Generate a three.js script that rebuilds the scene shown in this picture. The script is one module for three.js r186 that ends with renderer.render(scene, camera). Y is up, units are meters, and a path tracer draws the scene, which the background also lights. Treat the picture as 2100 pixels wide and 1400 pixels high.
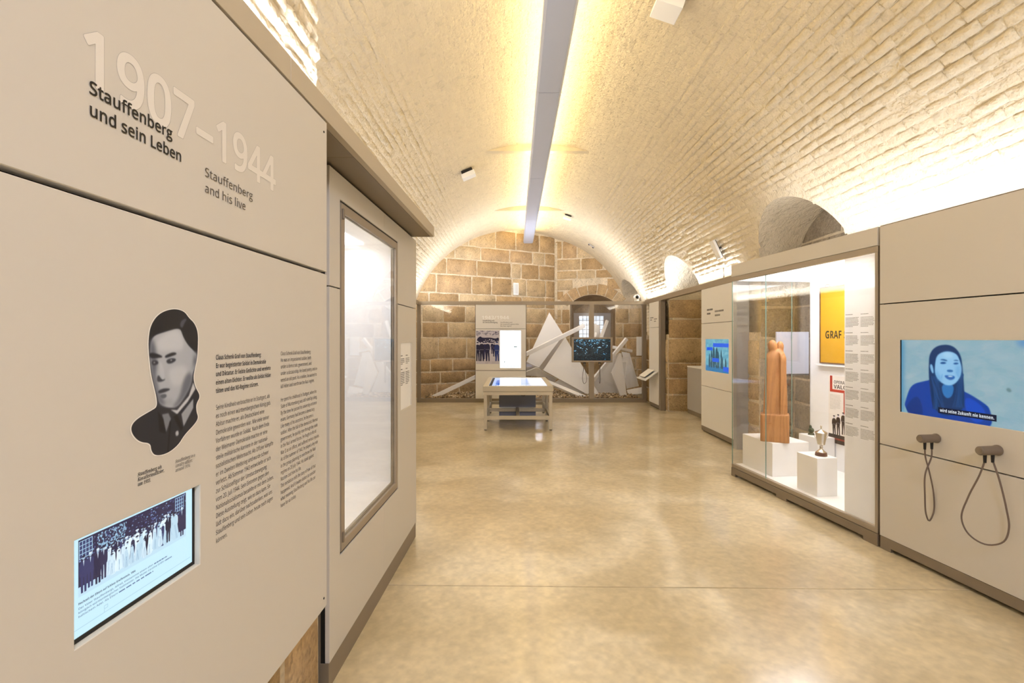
import * as THREE from 'three';
import { RoundedBoxGeometry } from 'three/addons/geometries/RoundedBoxGeometry.js';
import { mergeGeometries } from 'three/addons/utils/BufferGeometryUtils.js';
import { MarchingCubes } from 'three/addons/objects/MarchingCubes.js';
import { RectAreaLightUniformsLib } from 'three/addons/lights/RectAreaLightUniformsLib.js';
import { Brush, Evaluator, SUBTRACTION } from 'three-bvh-csg';

// ------------------------------------------------------------------ camera, sky, lights, exposure
const scene = new THREE.Scene();
const renderer = new THREE.WebGLRenderer({ antialias: true });
renderer.toneMapping = THREE.LinearToneMapping;
renderer.toneMappingExposure = 2.65;
renderer.shadowMap.enabled = true;
RectAreaLightUniformsLib.init();

const F = 1010, EYE = 1.6, PX = 1050, PY = 694;           // focal length in pixels, eye height, principal point
const camera = new THREE.PerspectiveCamera(2 * Math.atan(700 / F) * 180 / Math.PI, 1.5, 0.05, 100);
camera.position.set(0, EYE, 0);
camera.lookAt(0, EYE, -10);
camera.setViewOffset(2100, 1400, 0, 6, 2100, 1400);
scene.background = new THREE.Color().setRGB(0.36, 0.39, 0.43);  // bright overcast day outside the window

const COVE = new THREE.Color('#e8eeff'), CROWN = new THREE.Color('#ffe8b4'), CASE = new THREE.Color('#fbfaff');
// a strip light between two points (x, y, d with d the distance in front of the camera)
function strip(x0, y0, d0, x1, y1, d1, towards, width, color, intensity) {
  const a = new THREE.Vector3(x0, y0, -d0), b = new THREE.Vector3(x1, y1, -d1);
  const X = b.clone().sub(a), len = X.length(); X.normalize();
  const Z = new THREE.Vector3(...towards).normalize().multiplyScalar(-1);
  Z.addScaledVector(X, -Z.dot(X)).normalize();
  const Y = Z.clone().cross(X);
  const l = new THREE.RectAreaLight(color, intensity, len, width);
  l.quaternion.setFromRotationMatrix(new THREE.Matrix4().makeBasis(X, Y, Z));
  l.position.copy(a).add(b).multiplyScalar(0.5);
  scene.add(l);
  return l;
}
const rx = (d) => 3.273 - 0.1218 * d;                     // front plane of the angled units on the right
const lx = (d) => -0.744 + 0.0326 * d;                    // front plane of the text panel on the left
const cx_ = (d) => -0.904 + 0.0326 * d;                   // front plane of the cabinet on the left
const COVE_I = 34, CROWN_I = 17;
strip(lx(-0.5) - 0.10, 2.53, -0.5, lx(3.85) - 0.10, 2.53, 3.85, [-0.35, 1, 0], 0.04, COVE, COVE_I * 0.75);
strip(-2.44, 2.6, 4.4, -2.44, 2.6, 12.2, [-0.3, 1, 0], 0.04, COVE, COVE_I * 1.4);
strip(-2.3, 2.6, 12.42, 3.25, 2.6, 12.42, [0, 1, -0.4], 0.04, COVE, COVE_I * 1.5);
strip(3.36, 2.6, 7.3, 3.36, 2.6, 12.3, [0.1, 1, 0], 0.03, COVE, COVE_I * 1.1);
strip(rx(1.2) + 0.2, 2.52, 1.2, rx(5.7) + 0.2, 2.52, 5.7, [0.75, 1, 0], 0.04, COVE, COVE_I * 0.62);
strip(0.45 - 0.09, 4.56, -2.2, 0.474 - 0.09, 4.56, 14.4, [-1.1, 1, 0], 0.04, CROWN, CROWN_I);
strip(0.45 + 0.09, 4.56, -2.2, 0.474 + 0.09, 4.56, 14.4, [1.1, 1, 0], 0.04, CROWN, CROWN_I);
// behind the far partition's top rail, down onto the boards
strip(-2.2, 2.485, 12.475, 3.15, 2.485, 12.475, [0, -1, -0.9], 0.04, COVE, 10);
// inside the two glass cases
strip(cx_(2.45) - 0.28, 2.215, 2.45, cx_(3.36) - 0.28, 2.215, 3.36, [0, -1, 0], 0.12, CASE, 4.6);
strip(rx(5.6) + 0.45, 2.255, 5.6, rx(3.95) + 0.45, 2.255, 3.95, [0, -1, 0], 0.7, CASE, 2.7);

// daylight-white luminaires of the entrance, behind the camera
const ENTRANCE = new THREE.Color('#e0e8ff');
strip(0.8, 3.93, -2.0, 2.4, 3.93, -2.0, [-0.25, -1, -0.85], 0.9, ENTRANCE, 17);

// ------------------------------------------------------------------ helpers
let seed = 12345;
const rnd = () => { seed = (seed * 1664525 + 1013904223) >>> 0; return seed / 4294967296; };
const rr = (a, b) => a + (b - a) * rnd();
const V = (x, y, z) => new THREE.Vector3(x, y, z);
const at = (px, py, d) => V((px - PX) / F * d, EYE - (py - PY) / F * d, -d);   // the point of the room seen at a pixel, d metres off
const used = {};
function numbered(n) { if (!(n in used)) { used[n] = 0; return n; } used[n]++; return n + '_' + String(used[n]).padStart(3, '0'); }
function thing(name, label, category, pos = [0, 0, 0], turn = 0, group) {
  const o = new THREE.Group(); o.name = numbered(name); o.position.set(...pos); o.rotation.y = turn;
  o.userData = { label, category }; if (group) o.userData.group = group; scene.add(o); return o;
}
function structure(name, label, category = 'structure') {
  const o = new THREE.Group(); o.name = name; o.userData = { kind: 'structure', label, category }; scene.add(o); return o;
}
function mesh(name, geo, mat, parent, label) {
  const m = new THREE.Mesh(geo, mat); m.name = name; m.castShadow = m.receiveShadow = true;
  if (label) m.userData.label = label;
  parent.add(m); return m;
}
function uvm(geo, s = 1, ou = 0, ov = 0) {                // texture coordinates in metres, by the way each face points
  const g = geo.index ? geo.toNonIndexed() : geo;
  const p = g.attributes.position, uv = new Float32Array(p.count * 2);
  const a = V(), b = V(), c = V();
  for (let i = 0; i < p.count; i += 3) {
    a.fromBufferAttribute(p, i); b.fromBufferAttribute(p, i + 1); c.fromBufferAttribute(p, i + 2);
    const n = b.clone().sub(a).cross(c.clone().sub(a)), ax = Math.abs(n.x), ay = Math.abs(n.y), az = Math.abs(n.z);
    [a, b, c].forEach((q, k) => {
      const [u, v] = ax >= ay && ax >= az ? [q.z, q.y] : ay >= az ? [q.x, q.z] : [q.x, q.y];
      uv[(i + k) * 2] = u * s + ou; uv[(i + k) * 2 + 1] = v * s + ov;
    });
  }
  g.setAttribute('uv', new THREE.BufferAttribute(uv, 2));
  return g;
}
// box from corner to corner, edges rounded by r
function bx(x0, x1, y0, y1, z0, z1, r = 0.003) {
  const w = Math.abs(x1 - x0), h = Math.abs(y1 - y0), d = Math.abs(z1 - z0);
  r = Math.min(r, w / 2.1, h / 2.1, d / 2.1);
  const g = r > 0 ? new RoundedBoxGeometry(w, h, d, 1, r) : new THREE.BoxGeometry(w, h, d);
  g.translate((x0 + x1) / 2, (y0 + y1) / 2, (z0 + z1) / 2);
  return uvm(g);
}
// plate from an outline (and holes) in x, y; front face at z, thickness t behind it
function plate(pts, holes, z, t, bevel = 0.0015) {
  const s = new THREE.Shape(pts.map((p) => new THREE.Vector2(...p)));
  for (const h of holes) s.holes.push(new THREE.Path(h.map((p) => new THREE.Vector2(...p))));
  const g = new THREE.ExtrudeGeometry(s, { depth: t - 2 * bevel, bevelEnabled: bevel > 0, bevelThickness: bevel, bevelSize: bevel, bevelOffset: -bevel, bevelSegments: 1 });
  g.translate(0, 0, z - t + bevel);
  return uvm(g);
}
const rect = (x0, x1, y0, y1) => [[x0, y0], [x1, y0], [x1, y1], [x0, y1]];
function cyl(r0, r1, h, n = 24) { return new THREE.CylinderGeometry(r1, r0, h, n); }
function tube(pts, r, n = 48, k = 8) { return new THREE.TubeGeometry(new THREE.CatmullRomCurve3(pts), n, r, k, false); }
// square bar between two points
function bar(a, b, w, h, spin = 0) {
  const len = a.distanceTo(b), g = uvm(new RoundedBoxGeometry(w, len, h, 1, 0.003));
  const q = new THREE.Quaternion().setFromUnitVectors(V(0, 1, 0), b.clone().sub(a).normalize());
  const s = new THREE.Quaternion().setFromAxisAngle(V(0, 1, 0), spin);
  g.applyQuaternion(s); g.applyQuaternion(q); const m = a.clone().add(b).multiplyScalar(0.5); g.translate(m.x, m.y, m.z);
  return g;
}

// ---- computed textures
function hash(x, y, s) { let h = (x * 374761393 + y * 668265263 + s * 982451653) | 0; h = Math.imul(h ^ (h >>> 13), 1274126177); return ((h ^ (h >>> 16)) >>> 0) / 4294967296; }
function vnoise(u, v, per, s) {                            // tileable value noise, per cells to the tile
  const x = u * per, y = v * per, i = Math.floor(x), j = Math.floor(y); let f = x - i, g = y - j;
  f = f * f * (3 - 2 * f); g = g * g * (3 - 2 * g); const w = (a) => ((a % per) + per) % per;
  const a = hash(w(i), w(j), s), b = hash(w(i + 1), w(j), s), c = hash(w(i), w(j + 1), s), d = hash(w(i + 1), w(j + 1), s);
  return a + (b - a) * f + (c - a) * g + (a - b - c + d) * f * g;
}
function fbm(u, v, per, oct, s) { let t = 0, w = 0.5, n = 0; for (let o = 0; o < oct; o++) { t += w * vnoise(u, v, per, s + o * 7); n += w; w *= 0.5; per *= 2; } return t / n; }
function dtex(size, fn, srgb, rep) {
  const data = new Uint8Array(size * size * 4);
  for (let y = 0; y < size; y++) for (let x = 0; x < size; x++) {
    const c = fn(x / size, y / size), k = (y * size + x) * 4;
    for (let i = 0; i < 3; i++) data[k + i] = Math.max(0, Math.min(255, Math.round(255 * (c.length ? c[i] : c))));
    data[k + 3] = 255;
  }
  const t = new THREE.DataTexture(data, size, size);
  t.wrapS = t.wrapT = THREE.RepeatWrapping; t.magFilter = THREE.LinearFilter; t.minFilter = THREE.LinearMipmapLinearFilter;
  if (srgb) t.colorSpace = THREE.SRGBColorSpace;
  t.repeat.set(rep, rep); t.needsUpdate = true; return t;
}
const lerp = (a, b, t) => a + (b - a) * t, sst = (a, b, x) => { const t = Math.max(0, Math.min(1, (x - a) / (b - a))); return t * t * (3 - 2 * t); };
const mix3 = (a, b, t) => [lerp(a[0], b[0], t), lerp(a[1], b[1], t), lerp(a[2], b[2], t)];

const concreteMap = dtex(1024, (u, v) => {
  const w = fbm(u, v, 4, 3, 91) * 0.06, a = fbm(u + w, v - w, 5, 6, 1), b = fbm(u - w, v + w, 9, 5, 21), f = fbm(u, v, 120, 3, 33);
  let c = mix3([0.79, 0.73, 0.59], [0.88, 0.825, 0.695], sst(0.30, 0.70, a));
  c = mix3(c, [0.92, 0.88, 0.78], sst(0.5, 0.8, b) * 0.75);
  c = mix3(c, [0.63, 0.57, 0.43], sst(0.5, 0.85, fbm(u, v, 6, 6, 55)) * 0.38);
  const k = 0.92 + 0.16 * f; return [c[0] * k, c[1] * k, c[2] * k];
}, true, 1 / 4.3);
const stoneMap = dtex(512, (u, v) => {
  const a = fbm(u, v, 5, 6, 3), f = fbm(u, v, 60, 3, 13), p = sst(0.7, 0.8, fbm(u, v, 26, 3, 43));
  let k = 0.80 + 0.24 * a + 0.2 * (f - 0.5) - 0.12 * p; let q = 0;
  for (const [sx, sy, sr] of [[0.2, 0.33, 0.016], [0.61, 0.74, 0.02], [0.85, 0.15, 0.013], [0.42, 0.9, 0.012], [0.9, 0.52, 0.018]]) q = Math.max(q, sst(sr * 1.15, sr * 0.8, Math.hypot(u - sx, (v - sy) * 0.9) + 0.006 * (f - 0.5)));
  return mix3([k, k * 0.985, k * 0.955], [1, 0.97, 0.9], q);
}, true, 1 / 1.1);
const stoneBump = dtex(512, (u, v) => 0.55 * fbm(u, v, 10, 6, 5) + 0.45 * fbm(u, v, 64, 3, 17), false, 1 / 1.1);
const plasterBump = dtex(1024, (u, v) => {
  const w = fbm(u, v, 8, 3, 61) * 0.03, a = fbm(u + w, v, 14, 6, 23), r = 1 - Math.abs(2 * fbm(u, v + w, 22, 4, 29) - 1);
  return 0.55 * a + 0.3 * r + 0.15 * fbm(u, v, 90, 2, 41);
}, false, 1 / 1.3);
const plasterMap = dtex(512, (u, v) => { const k = 0.93 + 0.07 * fbm(u, v, 9, 5, 77) - 0.04 * sst(0.6, 0.8, fbm(u, v, 30, 3, 79)); return [k, k * 0.99, k * 0.965]; }, true, 1 / 1.7);
const woodMap = dtex(512, (u, v) => {
  const g = fbm(u, v, 4, 4, 9), l = 0.5 + 0.5 * Math.sin((u * 16 + 5 * g) * Math.PI * 2), f = vnoise(u, v * 0.999, 128, 15);
  return mix3([0.585, 0.375, 0.20], [0.765, 0.55, 0.33], 0.25 + 0.35 * l + 0.25 * f + 0.15 * g);
}, true, 1 / 0.5);

// ---- materials
const std = (color, roughness = 0.6, metalness = 0, extra = {}) => new THREE.MeshStandardMaterial({ color, roughness, metalness, ...extra });
const M = {
  printBoard: new THREE.MeshPhysicalMaterial({ color: '#f4f4f4', roughness: 0.95, transmission: 0.5, thickness: 0 }),
  plaster: std('#e0d3b8', 0.9, 0, { map: plasterMap, bumpMap: plasterBump, bumpScale: 0.04 }),
  brick: std('#e0d3b8', 0.9, 0, { map: plasterMap, bumpMap: plasterBump, bumpScale: 0.03 }),
  smooth: std('#e0d3b8', 0.9, 0, { map: plasterMap, bumpMap: plasterBump, bumpScale: 0.006 }),
  mortar: std('#e6d8be', 0.95, 0, { map: stoneMap, bumpMap: stoneBump, bumpScale: 0.01 }),
  concrete: new THREE.MeshPhysicalMaterial({ color: '#ffffff', map: concreteMap, roughness: 0.36, clearcoat: 0.8, clearcoatRoughness: 0.12 }),
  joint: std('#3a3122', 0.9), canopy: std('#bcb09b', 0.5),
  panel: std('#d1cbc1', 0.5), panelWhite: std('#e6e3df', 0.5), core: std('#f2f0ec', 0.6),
  metal: std('#a29583', 0.45, 0.25), metalDark: std('#8a7d6c', 0.45, 0.25), steelBlue: std('#9a9da3', 0.4, 0.2),
  black: std('#15120f', 0.6), dark: std('#3b352e', 0.7), rubber: std('#2a2622', 0.7),
  white: std('#f2f1ef', 0.55), board: std('#efedea', 0.6), greyBoard: std('#b8b2ab', 0.6),
  liner: std('#f4f4f3', 0.6), yellow: std('#d2a012', 0.45), brownFrame: std('#6d4a2c', 0.6),
  glass: new THREE.MeshPhysicalMaterial({ color: '#ffffff', roughness: 0.02, metalness: 0, transmission: 1, thickness: 0, ior: 1.5 }),
  glassEdge: std('#8fb3a8', 0.2), chrome: std('#cfc9bf', 0.18, 1), woodDark: std('#5a2f22', 0.45),
  wood: std('#ffffff', 0.6, 0, { map: woodMap, bumpMap: woodMap, bumpScale: 0.002 }),
  handset: std('#77695a', 0.5), cord: std('#6d5d52', 0.6), beam: std('#c9cfde', 0.35, 0.1), table: std('#c9c0ae', 0.5),
  paper: std('#f3efe7', 0.8), cabinetGrey: std('#aeaaa6', 0.5), boxGrey: std('#8d94ad', 0.5), slate: std('#aeb4c4', 0.5),
};
const stoneTones = ['#d3ba92', '#c8ab80', '#dbc5a0', '#bfa278', '#cdb088', '#d6c09c'].map((c) => std(c, 0.92, 0, { map: stoneMap, bumpMap: stoneBump, bumpScale: 0.02 }));
const stoneRough = ['#d3ba92', '#c8ab80', '#bfa278', '#cdb088'].map((c) => std(c, 0.95, 0, { map: stoneMap, bumpMap: stoneBump, bumpScale: 0.06 }));
const stoneShade = ['#bdb09c', '#b2a590', '#c5b9a5'].map((c) => std(c, 0.95, 0, { map: stoneMap, bumpMap: stoneBump, bumpScale: 0.03 }));  // sandstone greyed for the niches, their cool shade put into the colour
const pick = (a) => a[Math.floor(rnd() * a.length)];

// ---- drawn prints and screens
function canvasTex(w, h, draw) {
  const c = document.createElement('canvas'); c.width = w; c.height = h;
  const g = c.getContext('2d'); draw(g, w, h);
  const t = new THREE.CanvasTexture(c); t.colorSpace = THREE.SRGBColorSpace; t.magFilter = THREE.LinearFilter; return t;
}
// a print on a surface: ink with clear ground, lying half a millimetre off it
function printed(name, w, h, x, y, z, ppm, draw, parent, label) {
  const t = canvasTex(Math.round(w * ppm), Math.round(h * ppm), (g, W, H) => { g.clearRect(0, 0, W, H); g.scale(ppm, ppm); draw(g); });
  const m = mesh(name, new THREE.PlaneGeometry(w, h).translate(x + w / 2, y - h / 2, z), std('#ffffff', 0.55, 0, { map: t, transparent: true }), parent, label);
  m.castShadow = false; return m;
}
function line(g, text, x, y, size, { bold, italic, serif, squeeze = 1, width, color, medium } = {}) {
  g.save(); if (color) g.fillStyle = color;
  g.font = (bold ? 'bold ' : '') + '100px ' + (serif ? 'serif' : 'sans-serif');
  const k = size / 100; let sx = k * squeeze; if (width) sx = width / g.measureText(text).width;
  g.translate(x, y); if (italic) g.transform(1, 0, -0.22, 1, 0, 0); g.scale(sx, k); g.fillText(text, 0, 0); if (medium) { g.strokeStyle = g.fillStyle; g.lineWidth = medium; g.lineJoin = 'round'; g.strokeText(text, 0, 0); } g.restore();
}
function glow(tex, strength, rough = 0.25) { return new THREE.MeshStandardMaterial({ color: '#050505', roughness: rough, emissive: '#ffffff', emissiveMap: tex, emissiveIntensity: strength }); }
function poly(g, pts, fill) { g.beginPath(); pts.forEach((p, i) => (i ? g.lineTo(...p) : g.moveTo(...p))); g.closePath(); if (fill) { g.fillStyle = fill; g.fill(); } }
function curve(g, pts, fill) {                             // closed smooth outline through points
  const n = pts.length; g.beginPath();
  for (let i = 0; i <= n; i++) { const p = pts[i % n], q = pts[(i + 1) % n], m = [(p[0] + q[0]) / 2, (p[1] + q[1]) / 2]; if (!i) g.moveTo(...m); else g.quadraticCurveTo(...p, ...m); }
  g.closePath(); if (fill) { g.fillStyle = fill; g.fill(); }
}
function figure(g, x, y, s, c) { curve(g, [[x - 40 * s, y - 5 * s], [x + 40 * s, y - 5 * s], [x + 62 * s, y + 60 * s], [x + 56 * s, y + 150 * s], [x + 44 * s, y + 110 * s], [x + 46 * s, y + 200 * s], [x - 46 * s, y + 200 * s], [x - 44 * s, y + 110 * s], [x - 58 * s, y + 150 * s], [x - 62 * s, y + 60 * s]], c); poly(g, [[x - 44 * s, y + 190 * s], [x + 2 * s, y + 190 * s], [x - 6 * s, y + 390 * s], [x + 6 * s, y + 402 * s], [x - 40 * s, y + 402 * s], [x - 34 * s, y + 300 * s]], c); poly(g, [[x + 2 * s, y + 190 * s], [x + 44 * s, y + 190 * s], [x + 50 * s, y + 390 * s], [x + 66 * s, y + 402 * s], [x + 22 * s, y + 402 * s], [x + 18 * s, y + 300 * s]], c); g.strokeStyle = '#b9b6c8'; g.lineWidth = 4 * s; g.beginPath(); g.moveTo(x - 44 * s, y + 120 * s); g.lineTo(x + 44 * s, y + 120 * s); g.stroke(); g.fillStyle = '#c3bfcf'; g.beginPath(); g.ellipse(x, y - 34 * s, 20 * s, 24 * s, 0, 0, 7); g.fill(); g.fillStyle = c; g.beginPath(); g.ellipse(x, y - 54 * s, 30 * s, 13 * s, 0, 0, 7); g.fill(); }
function textBlock(g, x, y, w, rows, pitch, color) { g.fillStyle = color; for (let i = 0; i < rows; i++) { let c = x; const end = x + w * (i === rows - 1 ? 0.55 : rr(0.88, 1)); while (c < end) { const l = Math.min(rr(0.03, 0.11) * w, end - c); g.fillRect(c, y + i * pitch, l, pitch * 0.42); c += l + w * 0.018; } } }

// ---- stone blocks and bricks
function soften(g) {                                       // one normal for all corners that meet in a point
  const p = g.attributes.position, n = g.attributes.normal, by = new Map(), key = (i) => Math.round(p.getX(i) * 1e5) + ',' + Math.round(p.getY(i) * 1e5) + ',' + Math.round(p.getZ(i) * 1e5);
  for (let i = 0; i < p.count; i++) { const k = key(i), v = by.get(k) || V(0, 0, 0); v.x += n.getX(i); v.y += n.getY(i); v.z += n.getZ(i); by.set(k, v); }
  for (let i = 0; i < p.count; i++) { const v = by.get(key(i)).clone().normalize(); n.setXYZ(i, v.x, v.y, v.z); }
  return g;
}
function blockGeo(w, h, t, jag = 0.012, n = 4) {
  const pts = [], e = (a, b, m) => { for (let i = 0; i < m; i++) { const k = i / m; pts.push([lerp(a[0], b[0], k) + (i ? rr(-jag, jag) * 0.8 : rr(0, jag) * Math.sign(-a[0])), lerp(a[1], b[1], k) + (i ? rr(-jag, jag) * 0.8 : rr(0, jag) * Math.sign(-a[1]))]); } };
  const A = [-w / 2, -h / 2], B = [w / 2, -h / 2], C = [w / 2, h / 2], D = [-w / 2, h / 2];
  e(A, B, n); e(B, C, 3); e(C, D, n); e(D, A, 3);
  const N = pts.length, pos = [], ins = 0.012;
  const out = pts.map(([x, y]) => V(x, y, 0)), inn = pts.map(([x, y]) => V(x * (1 - 2 * ins / w), y * (1 - 2 * ins / h), t * rr(0.75, 1.15)));
  const c = V(0, 0, t * 1.1), push = (...q) => q.forEach((p) => pos.push(p.x, p.y, p.z));
  for (let i = 0; i < N; i++) { const j = (i + 1) % N; push(out[i], out[j], inn[j], out[i], inn[j], inn[i], c, inn[i], inn[j]); }
  const g = new THREE.BufferGeometry(); g.setAttribute('position', new THREE.Float32BufferAttribute(pos, 3));
  uvm(g, 1, rnd() * 3, rnd() * 3); g.computeVertexNormals(); return soften(g);
}
function addBlock(parent, x, y, w, h, mats, { gap = rr(0.018, 0.046), t = 0.014, rot = 0, name = 'stone_block', jag } = {}) {
  const m = mesh(name, blockGeo(w - gap, h - gap, t, jag), pick(mats), parent); m.position.set(x, y, 0.0); m.rotation.z = rot; return m;
}
// courses of blocks over x0..x1; rows = [y0, y1, [joints]]; keep(x, y) says whether a block shows
function courses(parent, x0, x1, rows, keep, mats) {
  for (const [y0, y1, given] of rows) {
    const js = [x0, ...(given || []), x1].filter((j) => j >= x0 && j <= x1).sort((a, b) => a - b), xs = [js[0]];
    for (let i = 1; i < js.length; i++) { const len = js[i] - xs[xs.length - 1]; const n = Math.max(1, Math.round(len / 0.78)); const from = xs[xs.length - 1]; for (let k = 1; k <= n; k++) xs.push(from + len * (k < n ? (k + rr(-0.14, 0.14)) / n : 1)); }
    for (let i = 1; i < xs.length; i++) { const w = xs[i] - xs[i - 1], x = (xs[i] + xs[i - 1]) / 2, y = (y0 + y1) / 2; if (w > 0.08 && keep(x, y, w, y1 - y0)) addBlock(parent, x, y, w, y1 - y0, mats(y, x)); }
  }
}

// ------------------------------------------------------------------ the room
const VX = 0.42, VY = 1.69, VR = 3.12;                     // axis and radius of the vault
const NICHES = [[5.85, 3.9], [9.85, 4.5], [13.85, 4.5]], NW = 0.95, NS = 2.3;   // centre distance and back of each niche; half width, springing
const floor = structure('floor', 'polished beige concrete floor with one joint across', 'floor');
{
  const j0 = [-3.4, 3.246], j1 = [5.2, 3.10];
  const slab = (pts) => { const g = new THREE.ExtrudeGeometry(new THREE.Shape(pts.map(([x, d]) => new THREE.Vector2(x, d))), { depth: 0.1, bevelEnabled: true, bevelThickness: 0.003, bevelSize: 0.003, bevelOffset: -0.003, bevelSegments: 1 }); g.rotateX(-Math.PI / 2); g.translate(0, -0.103, 0); return uvm(g); };
  mesh('slab', slab([[-3.4, -3.5], [5.2, -3.5], [j1[0], j1[1] - 0.006], [j0[0], j0[1] - 0.006]]), M.concrete, floor);
  mesh('slab', slab([[j0[0], j0[1] + 0.003], [j1[0], j1[1] + 0.003], [5.2, 17], [-3.4, 17]]), M.concrete, floor);
  mesh('screed', bx(-3.6, 5.4, -0.4, -0.1, -17.2, 3.7, 0), M.joint, floor);
}
// barrel vault, cut by the three side niches
const ceiling = structure('ceiling', 'whitewashed brick barrel vault', 'vault');
{
  const s = new THREE.Shape(); s.moveTo(VX + VR, VY); s.absarc(VX, VY, VR, 0, Math.PI, false);
  s.lineTo(VX - VR - 0.8, VY); s.lineTo(VX - VR - 0.8, VY + VR + 0.6); s.lineTo(VX + VR + 1.7, VY + VR + 0.6); s.lineTo(VX + VR + 1.7, VY); s.closePath();
  const g = new THREE.ExtrudeGeometry(s, { depth: 20.4, steps: 1, bevelEnabled: false, curveSegments: 96 }); g.translate(0, 0, -16.9);
  let brush = new Brush(g); brush.updateMatrixWorld();
  const ev = new Evaluator(); ev.useGroups = false; ev.attributes = ['position', 'normal', 'uv'];
  for (const [d, back] of NICHES) {
    const n = new THREE.Shape(); n.moveTo(-NW, 0.5); n.lineTo(NW, 0.5); n.lineTo(NW, NS); n.absarc(0, NS, NW, 0, Math.PI, false); n.lineTo(-NW, 0.5);
    const ng = new THREE.ExtrudeGeometry(n, { depth: back - 2.4, bevelEnabled: false, curveSegments: 40 }); ng.rotateY(Math.PI / 2); ng.translate(2.4, 0, -d);
    const nb = new Brush(ng); nb.updateMatrixWorld(); brush = ev.evaluate(brush, nb, SUBTRACTION);
  }
  const r = uvm(brush.geometry), p = r.attributes.position, uv = r.attributes.uv;
  for (let i = 0; i < p.count; i += 3) {
    const on = [0, 1, 2].every((k) => Math.abs(Math.hypot(p.getX(i + k) - VX, p.getY(i + k) - VY) - VR) < 0.02);
    if (on) for (let k = 0; k < 3; k++) uv.setXY(i + k, Math.atan2(p.getY(i + k) - VY, p.getX(i + k) - VX) * VR, p.getZ(i + k));
  }
  r.computeVertexNormals();
  const shell = mesh('vault_shell', r, M.plaster, ceiling, 'white plaster between the vault bricks');

  // bricks: a few shapes, laid in courses that run the length of the room
  const variants = [];
  for (let k = 0; k < 10; k++) {
    const w = 0.245, h = 0.074, jag = 0.0065, top = 0.013, pts = [[-w / 2, -h / 2], [-w / 6, -h / 2], [w / 6, -h / 2], [w / 2, -h / 2], [w / 2, h / 2], [w / 6, h / 2], [-w / 6, h / 2], [-w / 2, h / 2]].map(([x, y]) => [x + rr(-jag, jag) * 1.8, y + rr(-jag, jag)]);
    const out = pts.map(([x, y]) => V(x, y, -0.002)), inn = pts.map(([x, y]) => V(x * rr(0.9, 0.985), y * rr(0.7, 0.93), top * rr(0.35, 1.4))), pos = [];
    const push = (...q) => q.forEach((v) => pos.push(v.x, v.y, v.z)), c0 = V(-w / 4, 0, top * rr(0.9, 1.3)), c1 = V(w / 4, 0, top * rr(0.9, 1.3));
    for (let i = 0; i < 8; i++) { const j = (i + 1) % 8; push(out[i], out[j], inn[j], out[i], inn[j], inn[i]); }
    push(c0, inn[0], inn[1], c0, inn[6], inn[7], c0, inn[7], inn[0], c1, inn[2], inn[3], c1, inn[3], inn[4], c1, inn[4], inn[5]);
    push(c0, inn[1], c1, c1, inn[1], inn[2], c0, c1, inn[6], c1, inn[5], inn[6]);
    const bg = new THREE.BufferGeometry(); bg.setAttribute('position', new THREE.Float32BufferAttribute(pos, 3));
    uvm(bg, 1, rnd() * 3, rnd() * 3); bg.computeVertexNormals(); variants.push(soften(bg));
  }
  const all = [], pitch = 0.082, inNiche = (y, d) => NICHES.some(([c]) => Math.abs(d - c) < NW + 0.06 && y < NS + Math.sqrt(Math.max(0, (NW + 0.06) ** 2 - (d - c) ** 2)));
  const N = Math.floor(Math.PI * VR / pitch);
  for (let i = 1; i < N; i++) {
    const th = (i + 0.5) * pitch / VR; let d = 1.4 + (i % 2) * 0.13 + rr(0, 0.06);
    const ridge = rr(0.55, 1.3) + (rnd() < 0.15 ? 0.6 : 0); const end = 13.0 + 0.5 * fbm(i / N, 0.3, 24, 2, 5) - 0.3, crown = sst(0.85, 0.3, Math.abs(th - Math.PI / 2));
    while (d < end) {
      const len = rr(0.2, 0.3), x = VX + VR * Math.cos(th), y = VY + VR * Math.sin(th), dd = d + len / 2; d += len + 0.003;
      if (inNiche(y, dd) || (x < -0.85 && dd < 2.3) || rnd() < 0.05) continue;
      const inward = V(-Math.cos(th), -Math.sin(th), 0), tan = V(-Math.sin(th), Math.cos(th), 0), X = tan.clone().cross(inward);
      const proud = rr(0.55, 1.15) * ridge * lerp(1, 0.16, crown) * (th > 1.7 ? 0.45 : 0.68) * (0.55 + 0.9 * fbm(th / 4, dd / 20, 16, 3, 11));
      const m = new THREE.Matrix4().makeBasis(X, tan, inward).multiply(new THREE.Matrix4().makeRotationZ(rr(-0.02, 0.02))).scale(V(len / 0.245, rr(0.94, 1.07), proud)).setPosition(x, y, -dd);
      const u = PX + x / dd * F, v = PY - (y - EYE) / dd * F, face = Math.abs(inward.dot(V(x, y - EYE, -dd).normalize()));
      const seen = u > 672 && u < 2080 && v > 8 && v < (u > 1480 ? 455 - 0.27 * (u - 1803) : 470) && !(Math.abs(u - 1056 + (v - 694) * 0.139) < 60);
      all.push({ m, v: Math.floor(rnd() * 10), size: seen ? face * len * 0.07 / (dd * dd) : 0 });
    }
  }
  all.sort((a, b) => b.size - a.size);
  all.slice(0, 300).forEach((b) => { const o = mesh('brick', variants[b.v], M.brick, ceiling); o.applyMatrix4(b.m); });
  const rest = mesh('brick_field', mergeGeometries(all.slice(300).map((b) => variants[b.v].clone().applyMatrix4(b.m))), M.brick, ceiling, 'whitewashed bricks covering the vault'); rest.userData.kind = 'stuff';
}
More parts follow.
